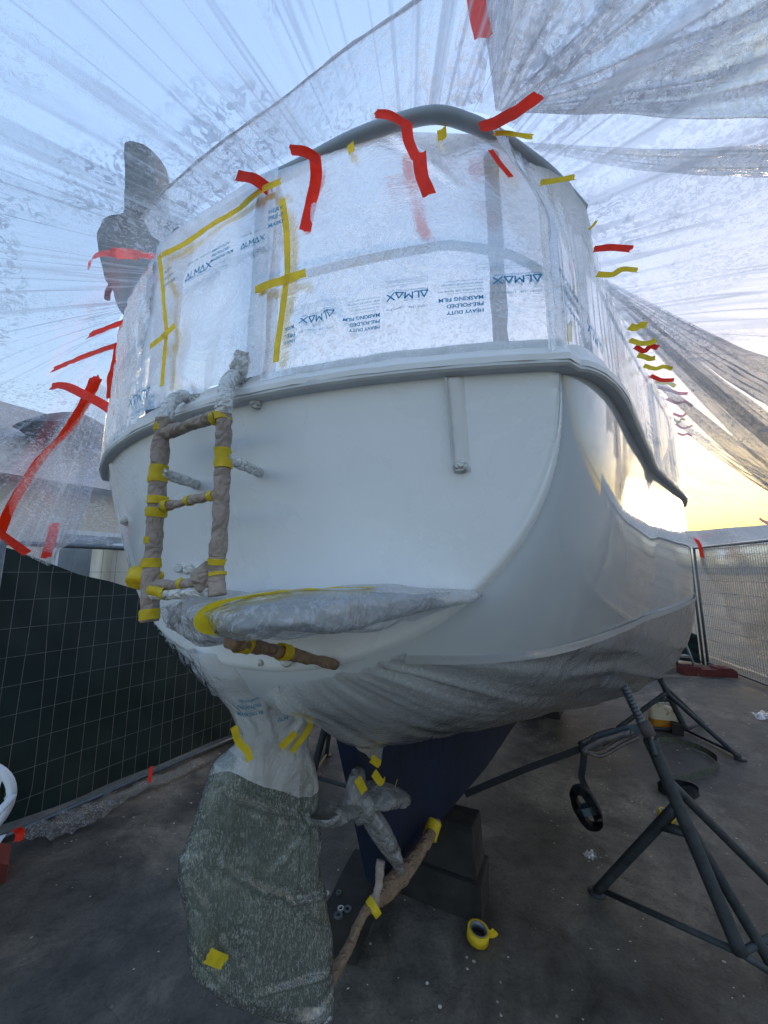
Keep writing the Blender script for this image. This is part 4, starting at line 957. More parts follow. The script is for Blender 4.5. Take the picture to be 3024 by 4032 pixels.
# grey folded sheet fanning from the starboard corner of the rail
ap = wc(-1.0, .765, 2.835)
fo = [onz(x, y, 3.02) for x, y in ((1840, -420), (1900, -330), (1990, -300), (2200, -260), (2500, -200), (2800, -150), (3024, -80), (3200, 60), (3350, 250), (3400, 400), (3350, 478))]
def fanf(s, t):
    y = s * (len(fo) - 1); j = min(len(fo) - 2, int(y)); b_ = fo[j] + (fo[j + 1] - fo[j]) * (y - j); a_ = ap + (b_ - ap) * .02
    q = a_ + (b_ - a_) * t
    return q + ZZ * (t * (.075 * (1 - 2 * abs(nz((s * 11, t * .6, 6), 1))) + .03 * nz((s * 34, t * 1.2, 2), 1)) - .05 * t * (1 - t) + .010 * nz(q, 7))
V, F, UV = grid(240, 60, fanf); o = link('tent_sheet', V, F, M['tentg'], None, True, UV)
tag(o, 'grey folded plastic sheet fanning up to the right from the starboard rail corner', 'plastic sheet', 'clear plastic tent sheets')
# long gathered folds on the starboard side
FOLDM = film('gathered_film', .06, .75, 60., (.80, .80, .82, 1), .5, (1.2, 9., .5, .66, .6), (.4, .6), .14, back=.6, lines=((.8, 16, .03, .8),))
def folds():
    for q_, (x0, y0, z0, x1, y1, z1, w0, w1) in enumerate(((2335, 1090, 2.84, 3200, 1600, 2.60, .02, .26), (2400, 1180, 2.84, 3300, 2010, 2.30, .02, .34), (2560, 1480, 2.9, 3200, 2010, 2.36, .03, .25), (2640, 1640, 2.9, 3100, 1950, 2.36, .03, .2), (2010, 565, 2.83, 3200, 640, 3.05, .01, .12), (2360, 1100, 2.85, 3100, 1760, 2.5, .02, .16))):
        p0, p1 = onz(x0, y0, z0), onz(x1, y1, z1); d_ = p1 - p0; d_ /= np.linalg.norm(d_); sd2 = np.cross(d_, ZZ); sd2 /= np.linalg.norm(sd2)
        def f(s, t):
            wd = w0 + (w1 - w0) * s; q = p0 + (p1 - p0) * s + sd2 * wd * (t - .5) + ZZ * (-.03 * math.sin(math.pi * s))
            return q + ZZ * wd * (.16 * (1 - 2 * abs(nz((q_ * 7 + s * 1.5, t * 7, 2), 1))) + .05 * nz((s * 9, t * 20, q_), 1))
        V, F, UV = grid(70, 40, f); link('gathered_fold', V, F, FOLDM, tent, True, UV)
folds()
# film hanging outside the right hand fence
RN = np.array([RD[1], -RD[0], 0.]);
if RN[0] < 0: RN = -RN
def rsf(s, t):
    q = RF0 + RD * (-1.6 + 9. * s) + RN * (.09 + .05 * nz((s * 9, t * 3, 1), 1) + .02 * nz((s * 30, t * 6, 4), 1)) + RN * .35 * (1 - t) ** 2
    return q + ZZ * (.22 + 2.03 * t)
V, F, UV = grid(120, 50, rsf); o = link('tent_sheet', V, F, film('side_tent_film', .22, .72, 40., (.62, .60, .56, 1), .7, (2., 16., .48, .7, .4), (.32, .52), .16), None, True, UV)
tag(o, 'speckled plastic sheet hanging down behind the right hand mesh fence', 'plastic sheet', 'clear plastic tent sheets')
# pleated drape gathered with red tape on the left
dl = [aty(-60, 2060, 2.45), aty(0, 2120, 2.55), aty(60, 2165, 2.62), aty(130, 2200, 2.68), aty(200, 2235, 2.74), aty(240, 2170, 2.8), aty(300, 2140, 2.9)]
gl_ = [aty(x, y, 1.74) for x, y in ((368, 1492), (380, 1500), (392, 1510), (405, 1520), (420, 1530), (445, 1560), (462, 1600))]
def drf(s, t):
    y = s * 6; j = min(5, int(y)); a_ = gl_[j] + (gl_[j + 1] - gl_[j]) * (y - j); b_ = dl[j] + (dl[j + 1] - dl[j]) * (y - j)
    q = a_ + (b_ - a_) * t; return q + np.array([.2, -.9, .3]) * (.035 * (1 - 2 * abs(nz((s * 9, t * .8, 3), 1))) * (t + .15) + .008 * nz((s * 40, t * 2, 2), 1)) + ZZ * -.04 * math.sin(math.pi * t)
V, F, UV = grid(120, 40, drf); drape = link('tent_sheet', V, F, film('drape_film', .22, .7, 60., (.88, .88, .92, 1), .7, (16., .7, .45, .66, .55), (.35, .6), .2), None, True, UV)
tag(drape, 'pleated plastic drape gathered at its top and spreading down to the left fence', 'plastic sheet', 'clear plastic tent sheets')
V, F = ribbon([aty(x, y, Y) for x, y, Y in ((378, 1488, 1.70), (330, 1590, 1.80), (250, 1710, 1.93), (170, 1790, 2.06), (90, 1910, 2.22), (35, 2010, 2.33), (-5, 2110, 2.42))], .052, np.array([.8, .2, .5]), 8, .1, False)
o = link('red_tape', V, F, M['taper'], drape)
# crumpled skirt at the foot of the left fence
sk0 = [(85, 3285), (200, 3240), (330, 3190), (520, 3105), (700, 3040), (870, 2965)]; sk1 = [(95, 3325), (225, 3318), (400, 3240), (510, 3150), (690, 3075), (860, 2990)]
def skf(s, t):
    x = s * 5; a_ = [interp(x, range(6), [q[i] for q in sk0]) for i in (0, 1)]; b_ = [interp(x, range(6), [q[i] for q in sk1]) for i in (0, 1)]
    p0, p1 = onz(*a_, .05), onz(*b_, .01); q = p0 + (p1 - p0) * t; return q + ZZ * (.02 + .035 * abs(nz(q, 9)) + .02 * nz(q, 24))
V, F, UV = grid(110, 14, skf); tag(link('plastic_skirt', V, F, M['skirt'], None, True, UV), 'crumpled clear film skirt lying on the ground along the foot of the left fence', 'plastic sheet')

# ---- strips of tape holding the tent
TG = 'loose tape strips holding the clear film'
def strip(pts, wd, label, m_='taper', side=(0, .2, 1), curl=.08):
    P = [aty(x, y, Y * (.955 if x > 520 else (.80 if y < 1700 else .93))) for x, y, Y in pts]; V, F = ribbon(P, wd * .96, np.array(side, float), 8, curl); o = link('tape_strip', V, F, M[m_]); tag(o, label, 'tape', TG); return o
X1, Z1, Q1 = (1, 0, 0), (0, .3, 1), (1, 0, .8)
strip([(1872, -40, .62), (1880, 40, .63), (1905, 150, .64)], .040, 'red tape strip hanging from the overhead film at the top edge of the picture', side=X1)
strip([(1480, 448, .70), (1540, 458, .70), (1612, 500, .71)], .026, 'red tape strip crossing the crown of the stern rail, upper piece', side=(.3, 0, 1))
strip([(1600, 490, .745), (1610, 560, .74), (1640, 625, .73)], .026, 'red tape strip half hidden behind film just under the crown of the rail', side=X1)
strip([(1650, 600, .715), (1660, 690, .71), (1690, 772, .71)], .030, 'red tape tail with a torn point hanging lowest under the crown of the rail', side=X1)
strip([(1145, 592, .76), (1200, 600, .77), (1256, 630, .79)], .026, 'red tape strip crossing the rail left of its crown, upper piece', side=(.4, 0, 1))
strip([(1240, 615, .80), (1245, 700, .81), (1225, 800, .82), (1200, 910, .82)], .029, 'long red tape tail hanging on the film left of the rail crown', side=X1)
strip([(930, 690, .84), (1000, 705, .84), (1062, 752, .86)], .032, 'red tape strip beside the yellow taped corner of the gate', side=(.5, 0, 1))
strip([(1085, 830, .96), (1090, 920, .95), (1108, 1015, .94)], .030, 'pale red tape seen through the film beside the letters at the gate post', side=X1)
strip([(1895, 505, .735), (1960, 480, .73), (2050, 430, .72), (2125, 375, .71)], .036, 'wide red tape strip rising to the right from the starboard rail corner', side=(.2, 0, 1))
strip([(1930, 590, .715), (1965, 640, .71), (2012, 698, .705)], .012, 'narrow red tape tail pointing down right below the starboard rail corner', side=(1, 0, .5))
strip([(348, 1062, 1.5), (372, 1010, 1.48), (450, 998, 1.44), (540, 1002, 1.4), (640, 1018, 1.36)], .036, 'long red tape strip across the foot of the grey canvas cover', side=Z1)
strip([(622, 1080, 1.16), (628, 1140, 1.15), (622, 1195, 1.15)], .018, 'short red tape tail hanging below the port rail corner', side=X1)
strip([(345, 1325, 1.75), (400, 1303, 1.7), (480, 1272, 1.65)], .036, 'upper red tape strip left of the port quarter film', side=Z1)
strip([(205, 1458, 2.0), (330, 1405, 1.9), (484, 1352, 1.75)], .036, 'long straight red tape strip second from the top left of the port quarter', side=Z1)
strip([(480, 1350, 1.72), (468, 1430, 1.74), (450, 1490, 1.75), (446, 1568, 1.76)], .055, 'broad folded red tape hanging against the edge of the port quarter film', side=X1)
strip([(200, 1522, 2.1), (255, 1520, 2.06), (320, 1548, 2.0), (400, 1590, 1.95), (456, 1628, 1.9)], .042, 'red tape strip crossing the top of the pleated drape', side=Z1)
strip([(368, 1482, 2.1), (375, 1500, 2.1)], .05, 'small red tab on the peak of the pleated drape', side=X1)
strip([(-20, 2085, 2.48), (40, 2130, 2.56), (110, 2180, 2.62)], .05, 'red tape strip lying over the top rail at the left edge', side=Z1)
strip([(215, 2060, 2.84), (205, 2120, 2.82), (180, 2196, 2.78)], .075, 'red tape strip wrapped over the top rail of the left fence near the boat', side=X1)
strip([(597, 3018, 3.62), (592, 3052, 3.6), (588, 3080, 3.58)], .03, 'small red tape tag on the bottom rail of the left fence', side=X1)
strip([(62, 3262, 2.9), (80, 3280, 2.86), (72, 3312, 2.84)], .05, 'red tape knot at the left end of the bottom rail', side=X1)
strip([(2338, 982, .95), (2410, 976, .93), (2488, 980, .91)], .027, 'red tape strip standing out right from the starboard lifeline, uppermost red one', side=Z1)
strip([(2735, 2115, 6.9), (2755, 2150, 6.85), (2765, 2195, 6.8)], .07, 'red tape tail on the top rail of the right fence beside the hull', side=X1)
strip([(2990, 2040, 5.6), (3012, 2055, 5.5), (3040, 2066, 5.4)], .05, 'red tape scrap on the film at the right edge', side=Z1)
for pts, wd, lab in (([(1945, 528, .745), (2010, 528, .74), (2095, 542, .73)], .024, 'yellow tape strip pointing right from the starboard rail corner'),
                     ([(2125, 722, .83), (2180, 715, .82), (2262, 700, .81)], .026, 'yellow tape tab on the upper edge of the loose film flap'),
                     ([(2350, 1080, .97), (2410, 1082, .95), (2450, 1062, .94), (2512, 1064, .93)], .022, 'wavy yellow tape strip below the uppermost red one on the starboard side'),
                     ([(2318, 905, .92), (2335, 890, .915), (2350, 868, .91)], .010, 'curl of yellow tape on the corner of the film flap')):
    strip(pts, wd, lab, 'tapey', Z1)
rows = [(2478, 1285, 'tapey', 1.25), (2478, 1340, 'tapey', 1.4), (2500, 1365, 'taper', 1.55), (2510, 1398, 'tapey', 1.65), (2535, 1440, 'tapey', 1.8), (2560, 1478, 'taper', 2.0), (2580, 1500, 'tapey', 2.2), (2590, 1525, 'taper', 2.4), (2625, 1570, 'taper', 2.7), (2650, 1628, 'taper', 3.0), (2655, 1650, 'tapey', 3.2), (2660, 1668, 'taper', 3.5), (2668, 1705, 'taper', 3.9)]
ordn = ['first', 'second', 'third', 'fourth', 'fifth', 'sixth', 'seventh', 'eighth', 'ninth', 'tenth', 'eleventh', 'twelfth', 'thirteenth']
for i, (x, y, m_, Y) in enumerate(rows):
    L_ = (95 if i < 9 else 60) * (.7 + .6 * ((i * 37) % 10) / 10); dy_ = ((i * 53) % 17) - 8
    strip([(x, y, Y), (x + L_ * .4, y + 8 + (i % 3) * 5, Y * .985), (x + L_ * .7, y + 4 + (i % 2) * 14 + dy_, Y * .975), (x + L_, y + 14 + 2 * dy_, Y * .965)], .024 if i < 9 else .02 , '%s tape tab, %s along the starboard lifeline counting from the stern' % ('yellow' if m_ == 'tapey' else 'red', ordn[i]), m_, Z1, .15)

# ================================================================== STANDS, BLOCKS, STRAPS
def screwtube(P0, P1, r):
    P0, P1 = np.array(P0), np.array(P1); ln = np.linalg.norm(P1 - P0); n_ = int(ln / .0035); P = [P0 + (P1 - P0) * i / n_ for i in range(n_ + 1)]
    return MB().tube(P, r, 16, rf=lambda s: 1 + .10 * math.sin(2 * math.pi * s * ln / .017))
def jackstand(C_, T_, F1, AE, FB, FC, label, sc=1., pad=True):
    """C_ contact on the hull, T_ mouth of the column, AE foot of the column, F1 FB FC feet"""
    C_, T_, F1, AE, FB, FC = (np.array(q, float) for q in (C_, T_, F1, AE, FB, FC)); ax = (AE - C_) / np.linalg.norm(AE - C_)
    t = thing('boat_stand', (F1 + FB + FC) / 3 * np.array([1, 1, 0]) + ZZ * min(F1[2], FB[2], FC[2]), label, 'boat stand', 'steel stands propping the hull')
    screwtube(C_, T_ + ax * .05, .020 * sc).build('screw', M['thread'], t)
    MB().tube(catmull([T_, T_ + (AE - T_) * .5, AE + ax * -.0], 8), .029 * sc, 16).build('column', M['jack'], t)
    MB().tube([T_ - ax * .012, T_ + ax * .03], .036 * sc, 6).build('nut', M['jack'], t, False)
    sdv = np.cross(ax, [0, 0, 1.]); sdv /= np.linalg.norm(sdv)
    h = sdv if sdv[0] > 0 else -sdv
    MB().tube(catmull([T_ - h * .09 - ax * -.03 , T_ - h * .03 - ax * .01, T_ + h * .04 - ax * .008, T_ + h * .13 - ax * -.012], 5), .015 * sc, 12, rf=lambda s: .8 + .3 * s).build('handle', M['jack'], t)
    up = T_ + (AE - T_) * .20; lo = T_ + (AE - T_) * .33
    def leg(a_, b_, r_=.021): MB().tube(catmull([a_, b_], 12), r_ * sc, 14).build('leg', M['jack'], t)
    leg(lo, F1 + ZZ * .012, .024); leg(up, FC + ZZ * .012); leg(lo + (AE - T_) * .04, FB + ZZ * .012, .023)
    MB().tube([lo + (AE - T_) * .14, F1 + (lo - F1) * .80], .022 * sc, 8).build('gusset', M['jack'], t)
    for a_, b_ in ((F1 + ZZ * .03, AE), (AE, FC + ZZ * .03), (AE, FB + ZZ * .03)): MB().tube([a_, b_], .015 * sc, 12).build('cross_bar', M['jack'], t)
    for f_ in (F1, FB, FC): MB().tube([f_ + ZZ * .001, f_ + ZZ * .012], .045 * sc, 18).build('foot_plate', M['jack'], t)
    if pad:
        n_ = -ax; a_ = np.cross(n_, [0, 1., 0]); a_ /= np.linalg.norm(a_); b_ = np.cross(n_, a_)
        MB().box(C_ , a_ * .07, b_ * .07, n_ * .015).build('pad', M['wood'], t, False)
    return t
UJ = .68
AEj = onu(2915, 3752, UJ); AEj[2] = max(AEj[2], .03)
jackstand(onu(2422, 2628, UJ), onu(2563, 2920, UJ), ong(2351, 3518), AEj, ong(3085, 3890), ong(3190, 3640), 'dark steel boat stand with the ratchet strap round its screw, nearest on the right')
j2 = onu(2700, 2880, 3.9)
jackstand(onu(2545, 2560, 3.55), onu(2590, 2655, 3.62), ong(2432, 2872), ong(2703, 2886) + ZZ * .03, ong(2915, 2990), ong(2770, 2854), 'dark steel boat stand straddling the plastic jug, farther back on the right')
def mir(p_): b_ = bc(p_); return wc(b_[0] + .15, 2 * VC - b_[1], b_[2])
jackstand(mir(onu(2422, 2628, UJ)), mir(onu(2563, 2920, UJ)), mir(ong(2351, 3518)), mir(AEj), mir(ong(3085, 3890)), mir(ong(3190, 3640)), 'dark steel boat stand on the port side seen between rudder and keel')

def timber(name, c, ax, ay, h, label, z0=0., m_='wood', tp=.0, grp='timber chocks under the keel', bev=.012):
    c, ax, ay = (np.array(q, float) for q in (c, ax, ay)); n_ = 9; V = []; F = []
    def f(face):
        pass
    b = bpy.data.meshes.new(name)
    import bmesh
    bm = bmesh.new(); bmesh.ops.create_cube(bm, size=2.0)
    bmesh.ops.bevel(bm, geom=bm.edges[:], offset=.035, segments=1, affect='EDGES')
    bmesh.ops.subdivide_edges(bm, edges=bm.edges[:], cuts=3, use_grid_fill=True)
    for v in bm.verts:
        x, y, z = v.co; k = 1 - tp * (z + 1) / 2
        q = c + ax * x * k + ay * y * k + ZZ * (z0 + h * (z + 1) / 2); s_ = .008 if abs(z + 1) > .05 else 0
        v.co = Vector(tuple(q + np.array([nz(q, 7), nz(q, 7, 3), nz(q, 7, 6) * (1 if z > 0 else 0)]) * s_))
    bm.to_mesh(b); bm.free(); b.materials.append(M[m_]); o = bpy.data.objects.new(name, b); COL.objects.link(o)
    
    return tag(o, label, 'timber block', grp)
lowA, lowB, lowC = bc(ong(1893, 3647)), bc(ong(1573, 3519)), bc(ong(1958, 3546))
hL = bc(onu(1893, 3508, lowA[0]))[2]; hU = bc(onu(1861, 3302, lowA[0] + .0))[2]
print('block heights', hL, hU)
hL = min(max(hL, .18), .30); hU = .425
fv = wc(*lowB) - wc(*lowA); fv[2] = 0; fv /= np.linalg.norm(fv); fu = np.array([-fv[1], fv[0], 0.]); fu = fu if fu @ A > 0 else -fu
cA = wc(*lowA) * np.array([1, 1, 0])
timber('keel_chock', cA + fv * .36 + fu * .12, fv * .36, fu * .12, hL, 'long dark timber block lying on the ground under the aft end of the keel')
timber('keel_chock', cA + fv * .27 + fu * .12 + fu * .005, fv * .25, fu * .10, hU - hL - .002, 'dark timber block stacked directly under the blue keel on the longer one', hL + .001, tp=.06)
w1, w2 = ong(1383, 3807), ong(1290, 3790)
hw = bc(onplane(1405, 3611, w1, np.array([w1[0], w1[1] - 0, 0.]) / np.linalg.norm(w1[:2])))[2]; print('washer block h', hw)
hw = min(max(hw, .2), .42)
t1, t2, t3 = onz(1405, 3611, hw), onz(1288, 3579, hw), onz(1454, 3351, hw)
e1 = t2 - t1; e2 = t3 - t1; e1[2] = e2[2] = 0; l1 = np.linalg.norm(e1); e1 /= l1; e2 = e2 - e1 * (e2 @ e1); l2 = np.linalg.norm(e2); e2 /= l2
wb = timber('timber_block', t1 * np.array([1, 1, 0]) + e1 * l1 * .5 * 1.15 + e2 * l2 * .5, e1 * l1 * .575, e2 * l2 * .5, hw, 'cracked dark timber block carrying the loose washers, beside the bagged rudder', grp='timber chocks under the keel')
f1 = ong(2205, 2835); hf_ = bc(onplane(2215, 2722, f1, np.array([.3, .95, 0])))[2]; hf_ = min(max(hf_, .3), .6)
timber('keel_chock', f1 * np.array([1, 1, 0]) - R * .25 + A * .15, R * .25, A * .15, hf_, 'dark timber block farther forward under the keel')
for (x, y, r_, lab, mm_) in ((1342, 3578, .016, 'bright steel washer', 'ring'), (1332, 3604, .021, 'largest dull washer in front of the bright one', 'thread'), (1368, 3580, .019, 'dark washer touching the bright one on its right', 'thread'), (1334, 3515, .014, 'small dull nut at the back of the timber block', 'thread'), (1282, 3520, .018, 'dull washer half hidden by the rudder bag', 'ring')):
    c = onz(x, y, hw + .006); V, F = [], []; n_ = 20
    for (rr_, zz_) in ((r_, .004), (r_ * .55, .004), (r_ * .55, -.002), (r_, -.002)):
        for k in range(n_): V.append(c + np.array([math.cos(2 * math.pi * k / n_) * rr_, math.sin(2 * math.pi * k / n_) * rr_, zz_]))
    F = [(a * n_ + k, a * n_ + (k + 1) % n_, ((a + 1) % 4) * n_ + (k + 1) % n_, ((a + 1) % 4) * n_ + k) for a in range(4) for k in range(n_)]
    tag(link('washer', V, F, M[mm_], None, False), lab + (' on the timber block' if 'block' not in lab else ''), 'washer', 'loose washers on the timber block')

def taperoll(px, py, label, tilt=.15, tail=True):
    p_ = ong(px, py); t = thing('tape_roll', p_, label, 'tape roll', 'yellow tape rolls on the ground'); n_ = 40
    ax_ = np.array([tilt, -tilt * .6, 1.]); ax_ /= np.linalg.norm(ax_); a_ = np.cross([0, 1., 0], ax_); a_ /= np.linalg.norm(a_); b_ = np.cross(ax_, a_)
    def ring(name, ro, ri, h0, h1, m_):
        V = [];
        for (rr_, hh) in ((ro, h0), (ro, h1), (ri, h1), (ri, h0)):
            for k in range(n_): g = 2 * math.pi * k / n_; V.append(p_ + ZZ * .01 + (a_ * math.cos(g) + b_ * math.sin(g)) * rr_ + ax_ * hh)
        F = [(a * n_ + k, a * n_ + (k + 1) % n_, ((a + 1) % 4) * n_ + (k + 1) % n_, ((a + 1) % 4) * n_ + k) for a in range(4) for k in range(n_)]
        link(name, V, F, m_, t, True)
    ring('tape', .053, .041, .002, .046, M['tapey']); ring('core', .0408, .037, 0, .048, M['clearbag'] if False else M['steel'])
    if tail:
        V, F = ribbon([p_ + a_ * .05 + ax_ * .03 + ZZ * .01, p_ + a_ * .07 + ax_ * .034 + ZZ * .01, p_ + a_ * .085 + ax_ * .05 + ZZ * .01], .04, ax_, 5); link('tape_tail', V, F, M['tapey'], t)
taperoll(1880, 3706, 'yellow tape roll with a torn tail on the ground in front of the keel blocks')
taperoll(2622, 3230, 'yellow tape roll lying behind the near boat stand', .25, False)

# ratchet strap
rb0, rb1 = onu(2296, 2945, .60), onu(2478, 2875, .66); scr = onu(2545, 2868, UJ)
st = thing('ratchet_strap', scr * np.array([1, 1, 0]), 'black ratchet strap pulled tight from the keel to the near boat stand', 'strap')
V, F = ribbon([onv(1830, 3128, .10), onu(2060, 3032, .5), rb0], .034, ZZ, 10, 0, False); link('webbing', V, F, M['strap'], st)
dr = (rb1 - rb0); lr = np.linalg.norm(dr); dr /= lr; upv = ZZ - dr * (ZZ @ dr); upv /= np.linalg.norm(upv); ou = np.cross(dr, upv)
for sg in (-1, 1):
    b = MB(); b.tube(catmull([rb0 + ou * .028 * sg - dr * .01, rb0 + dr * lr * .4 + ou * .03 * sg + upv * .012, rb1 + ou * .028 * sg], 6), .010, 8, flat=1.8, crinkle=.003, cs=60)
    b.build('ratchet_frame', M['ratchet'], st)
    b = MB(); b.tube(catmull([rb0 + ou * .036 * sg, rb0 + dr * lr * .25 + ou * .036 * sg - upv * .045, rb0 + dr * lr * .75 + ou * .034 * sg - upv * .032, rb1 + ou * .03 * sg + dr * .02 - upv * .03], 6), .009, 8, crinkle=.002, cs=60); b.build('ratchet_handle', M['ratchet'], st)
MB().tube([rb0 - ou * .05, rb0 + ou * .05], .016, 12).build('ratchet_spool', M['ratchet'], st)
MB().tube([rb0 + dr * lr * .3 - ou * .03, rb0 + dr * lr * .3 + ou * .03], .022, 10, crinkle=.006, cs=60).build('ratchet_spool', M['ring'], st)
MB().tube([rb1 - ou * .04, rb1 + ou * .04], .009, 10).build('ratchet_pin', M['ratchet'], st)
V, F = ribbon([rb0 + dr * lr * .35 + upv * .01, rb1, scr + ou * .0], .046, upv, 8, 0, False); link('webbing', V, F, pmat('blue_grey_webbing', L(50, 72, 88), L(80, 84, 92), .8, 60, .4, 200), st)
b = MB()
axs = (onu(2563, 2920, UJ) - onu(2440, 2665, UJ)); axs /= np.linalg.norm(axs)
b.tube([scr + axs * -.028, scr + axs * .028], .030, 20, crinkle=.002, cs=60); b.build('webbing_wrap', pmat('brown_webbing', L(70, 64, 66), L(96, 88, 88), .85, 60, .4, 200), st)
V, F = ribbon([rb0 + upv * -.01, onu(2296, 3010, .58), onu(2290, 3060, .58), onu(2310, 3110, .58)], .03, R, 8); link('webbing', V, F, M['strap'], st)
cc = onu(2308, 3178, .56); ca = onu(2350, 3262, .56) - onu(2270, 3095, .56); hl = np.linalg.norm(ca) / 2; ca /= np.linalg.norm(ca); cb = np.cross(ca, A); cb /= np.linalg.norm(cb); cn = np.cross(ca, cb)
b = MB()
for k in range(7):
    f_ = 1 - k * .05; P = []
    for i in range(41):
        g = 2 * math.pi * i / 40; e_ = .7
        P.append(cc + ca * hl * f_ * math.copysign(abs(math.cos(g)) ** e_, math.cos(g)) + cb * (.054 - .0055 * k) * math.copysign(abs(math.sin(g)) ** .9, math.sin(g)) + cn * .002 * k)
    V_, F_ = ribbon(P, .042, cn, 1, 0, False); b.add(V_, F_)
    V_, F_ = ribbon([p_ + (p_ - cc) / np.linalg.norm(p_ - cc) * .0035 for p_ in P], .040, cn, 1, 0, False); b.add(V_, F_)
b.build('coiled_webbing', M['strap'], st)
P = [cc + (cb * math.cos(g) * .056 + cn * math.sin(g) * .030) + ca * .01 for g in np.linspace(0, 2 * math.pi, 30)]
V, F = ribbon(P, .036, ca, 1, 0, False); link('webbing_band', V, F, pmat('teal_grey_band', L(56, 74, 82), L(66, 84, 90), .85, 40, .3, 200), st)
# slack strap on the ground
def gp(x, y, z=.03): q = ong(x, y); return q + ZZ * z
P = [gp(2570, 2930, .03), gp(2640, 2925), gp(2730, 2948), gp(2790, 2975), gp(2828, 3012), gp(2800, 3050), gp(2760, 3062), gp(2700, 3078), gp(2650, 3100)]
V, F = ribbon(P, .050, ZZ + np.array([.2, .2, 0]), 8, .05); tag(link('strap', V, F, M['strapg']), 'slack olive webbing strap looping over the ground behind the near boat stand', 'strap')
b = MB(); c_ = gp(2672, 3122, .03)
for k in range(6):
    P = [c_ + np.array([math.cos(g) * (.15 - .012 * k), math.sin(g) * (.10 - .01 * k), .004 * k]) for g in np.linspace(0, 2 * math.pi, 36)]; V_, F_ = ribbon(P, .05, ZZ, 1, 0, False); b.add(V_, F_)
tag(b.build('strap_coil', M['strap']), 'coil of dark webbing on the ground behind the legs of the near boat stand', 'strap')

# jug
jb = ong(2610, 2862); t = thing('plastic_jug', jb, 'translucent plastic jug a third full of amber liquid', 'jug')
jx = np.array([.95, -.3, 0]); jx /= np.linalg.norm(jx); jy = np.array([-jx[1], jx[0], 0]); js = .125
def jug(z0, z1, inset=0.):
    prof = [(0, .92), (.04, 1), (.5, 1), (.95, .98), (1.25, .93), (1.5, .98), (1.62, .86), (1.74, .55), (1.82, .30), (1.93, .28)]
    def f(s, a):
        z = z0 + (z1 - z0) * s; r_ = interp(z, [q[0] for q in prof], [q[1] for q in prof]) - inset; g = 2 * math.pi * a; c_, s_ = math.cos(g), math.sin(g); e = .45 if z < 1.7 else .8
        return jb + ZZ * (.004 + z * js) + jx * js * r_ * math.copysign(abs(c_) ** e, c_) + jy * js * .62 * r_ * math.copysign(abs(s_) ** e, s_)
    V, F, _ = grid(34, 36, f, wrap=True); F += [tuple(range(36)), tuple(33 * 36 + k for k in range(36))[::-1]]; return V, F
V, F = jug(.72, 1.93); link('jug_body', V, F, M['jugp'], t)
V, F = jug(0, .72); link('amber_liquid', V, F, M['amber'], t)
tp = jb + ZZ * (1.93 * js + .005); MB().tube([tp, tp + ZZ * .03], .036, 20).build('cap', M['chair'], t)
MB().tube(catmull([jb + ZZ * 1.2 * js + jx * .03 - jy * .07, jb + ZZ * 1.5 * js + jx * .05 - jy * .085, jb + ZZ * 1.72 * js + jx * .02 - jy * .06], 6), .013, 10).build('handle', M['jugp'], t)

# step stool
sb = ong(2700, 2655); t = thing('step_stool', sb, 'grey metal two step stool by the red fence foot', 'step stool')
sx = np.array([.95, -.25, 0]); sx /= np.linalg.norm(sx); sy = np.array([-sx[1], sx[0], 0]); hs = .60
P_ = lambda a, b_, z: sb + sx * (a - .12) + sy * b_ + ZZ * z
MB().box(P_(-.02, .20, hs), sx * .20, sy * .12, ZZ * .018).build('top_step', M['alu'], t, False)
MB().box(P_(-.02, .02, hs * .45), sx * .22, sy * .07, ZZ * .016).build('lower_step', M['alu'], t, False)
for sg in (-1, 1):
    MB().tube([P_(.19 * sg - .02, .10, hs), P_(.27 * sg - .02, -.08, 0)], .020, 6).build('leg', M['alu'], t)
    MB().tube([P_(.18 * sg - .02, .28, hs), P_(.24 * sg - .02, .52, 0)], .018, 6).build('leg', M['alu'], t)
    MB().tube([P_(.23 * sg - .02, .0, .25), P_(.22 * sg - .02, .42, .22)], .010, 6).build('brace', M['alu'], t)

# white plastic chair at the left edge
cb_ = onz(-75, 3500, 0); cb_[2] = 0; cx = -2.19; cy = 2.15
t = thing('plastic_chair', (cx, cy, 0), 'white plastic garden chair cut off by the left edge', 'chair')
fx = np.array([.92, .40, 0]); fy = np.array([-.40, .92, 0]); cc_ = np.array([cx, cy, 0.])
Cq = lambda a, b_, z: cc_ + fx * a + fy * b_ + ZZ * z
b = MB(); n_ = 44
rim = []
for k in range(n_ + 1):
    g = math.pi * 2 * k / n_; rim.append(Cq(.235 * math.cos(g), -.0 + .10 * math.sin(g) * .3, .615 + .195 * math.sin(g)))
b.tube(rim, .022, 12, cap=False, flat=.7); b.build('backrest_rim', M['chair'], t)
for a in (-.15, -.09, -.03, .03, .09, .15):
    hh = .17 * math.sqrt(1 - (a / .23) ** 2); V, F, _ = grid(8, 3, lambda s, q: Cq(a * (1 + .25 * (s - .5)) + (q - .5) * .035, .02 + .0 * s, .615 - hh + 2 * hh * s)); link('backrest_slat', V, F, M['chair'], t)
V, F, _ = grid(14, 14, lambda s, q: Cq((s - .5) * .46, .02 - .42 * q, .42 + .015 * (2 * s - 1) ** 2 - .01 * math.sin(math.pi * q))); link('seat', V, F, M['chair'], t)
for a in (-1, 1):
    for y0, y1 in ((-.04, .0), (-.38, -.44)): MB().tube([Cq(.13 * a, y0, .42), Cq(.12 * a, y1, 0)], .022, 8).build('leg', M['chair'], t)
    MB().tube(catmull([Cq(.225 * a, .0, .62), Cq(.27 * a, -.12, .66), Cq(.27 * a, -.34, .64), Cq(.24 * a, -.40, .42)], 6), .020, 8, flat=.6).build('armrest', M['chair'], t)

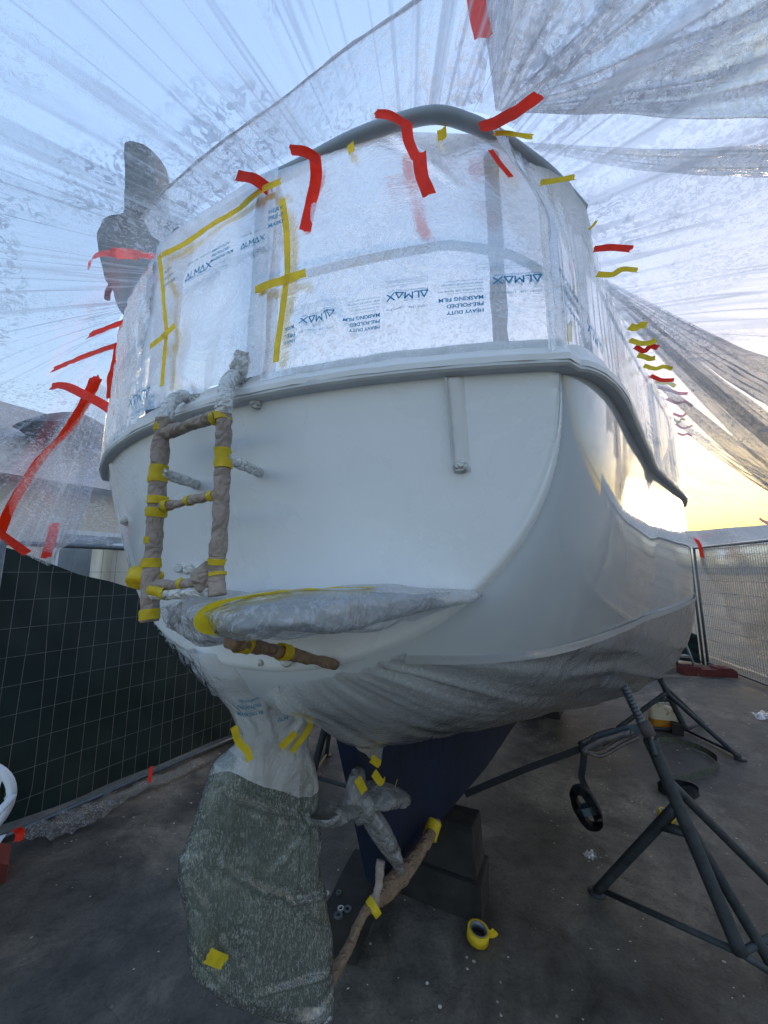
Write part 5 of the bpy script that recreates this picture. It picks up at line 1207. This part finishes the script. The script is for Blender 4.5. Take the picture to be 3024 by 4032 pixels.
# litter on the ground
def crumple(name, px, py, r_, m_, label, cat, fl=.35):
    c = ong(px, py) + ZZ * r_ * fl * .6; V, F, _ = grid(16, 16, lambda s, q: c + np.array([(s - .5) * 2 * r_, (q - .5) * 1.4 * r_, 0]) + np.array([nz((s * 3, q * 3, px), 1) * .6, nz((s * 3, q * 3, py), 1) * .6, nz((s * 5, q * 5, px), 1) + .3]) * r_ * np.array([1, 1, fl]))
    tag(link(name, V, F, m_), label, cat)
crumple('film_scrap', 2325, 3390, .035, M['clearbag'], 'crumpled scrap of clear film on open concrete left of the near boat stand', 'scrap', 1.)
crumple('rag', 2400, 2712, .16, M['mat'], 'flat dark blue rag lying beyond the hull', 'rag', .12)
crumple('film_scrap', 3015, 2832, .10, M['clearbag'], 'grey crumpled film scrap at the right edge of the ground', 'scrap', .5)
b = MB(); rnd = random.Random(11)
for k in range(300):                                          # flakes of old paint and film scraps
    px, py = rnd.uniform(-50, 3074), rnd.uniform(2700, 4032) if rnd.random() < .5 else rnd.uniform(2650, 3400)
    if rnd.random() < .45: px = rnd.uniform(2300, 3060)
    c = ong(px, py); r_ = rnd.uniform(.0015, .008) * (1.6 if py < 3000 else 1) ; n_ = rnd.randint(4, 6); g0_ = rnd.uniform(0, 6)
    V_ = [c + np.array([math.cos(g0_ + 2 * math.pi * i / n_) * r_ * rnd.uniform(.5, 1.5), math.sin(g0_ + 2 * math.pi * i / n_) * r_ * rnd.uniform(.4, 1), .003 + rnd.uniform(0, .003)]) for i in range(n_)]
    b.add(V_, [tuple(range(n_))])
tag(b.build('paint_flakes', pmat('old_paint_flakes', L(150, 146, 138), L(210, 206, 196), .7, 20), None, False), 'pale paint flakes and chips scattered over the concrete', 'litter', None, 'stuff')
c_ = ong(2668, 2888) + ZZ * .05; 
tag(MB().box(c_, R * .05, A * .05, ZZ * .05).build('wood_offcut', M['wood'], None, False), 'small square offcut under the far boat stand', 'timber block')

# ------------------------------------------------------------------ origins of one-mesh things at their base
for o in list(bpy.data.objects):
    if o.type != 'MESH' or o.parent: continue
    if o.get('kind') == 'structure': continue
    co = np.empty(len(o.data.vertices) * 3); o.data.vertices.foreach_get('co', co); co = co.reshape(-1, 3)
    c = np.array([co[:, 0].mean(), co[:, 1].mean(), co[:, 2].min()])
    o.data.vertices.foreach_set('co', (co - c).ravel()); o.data.update(); o.location = tuple(c)
    for ch in o.children: ch.matrix_parent_inverse = Matrix.Translation(tuple(-c))
for o in bpy.data.objects:                                    # normals outward on closed meshes do not matter for Cycles
    pass
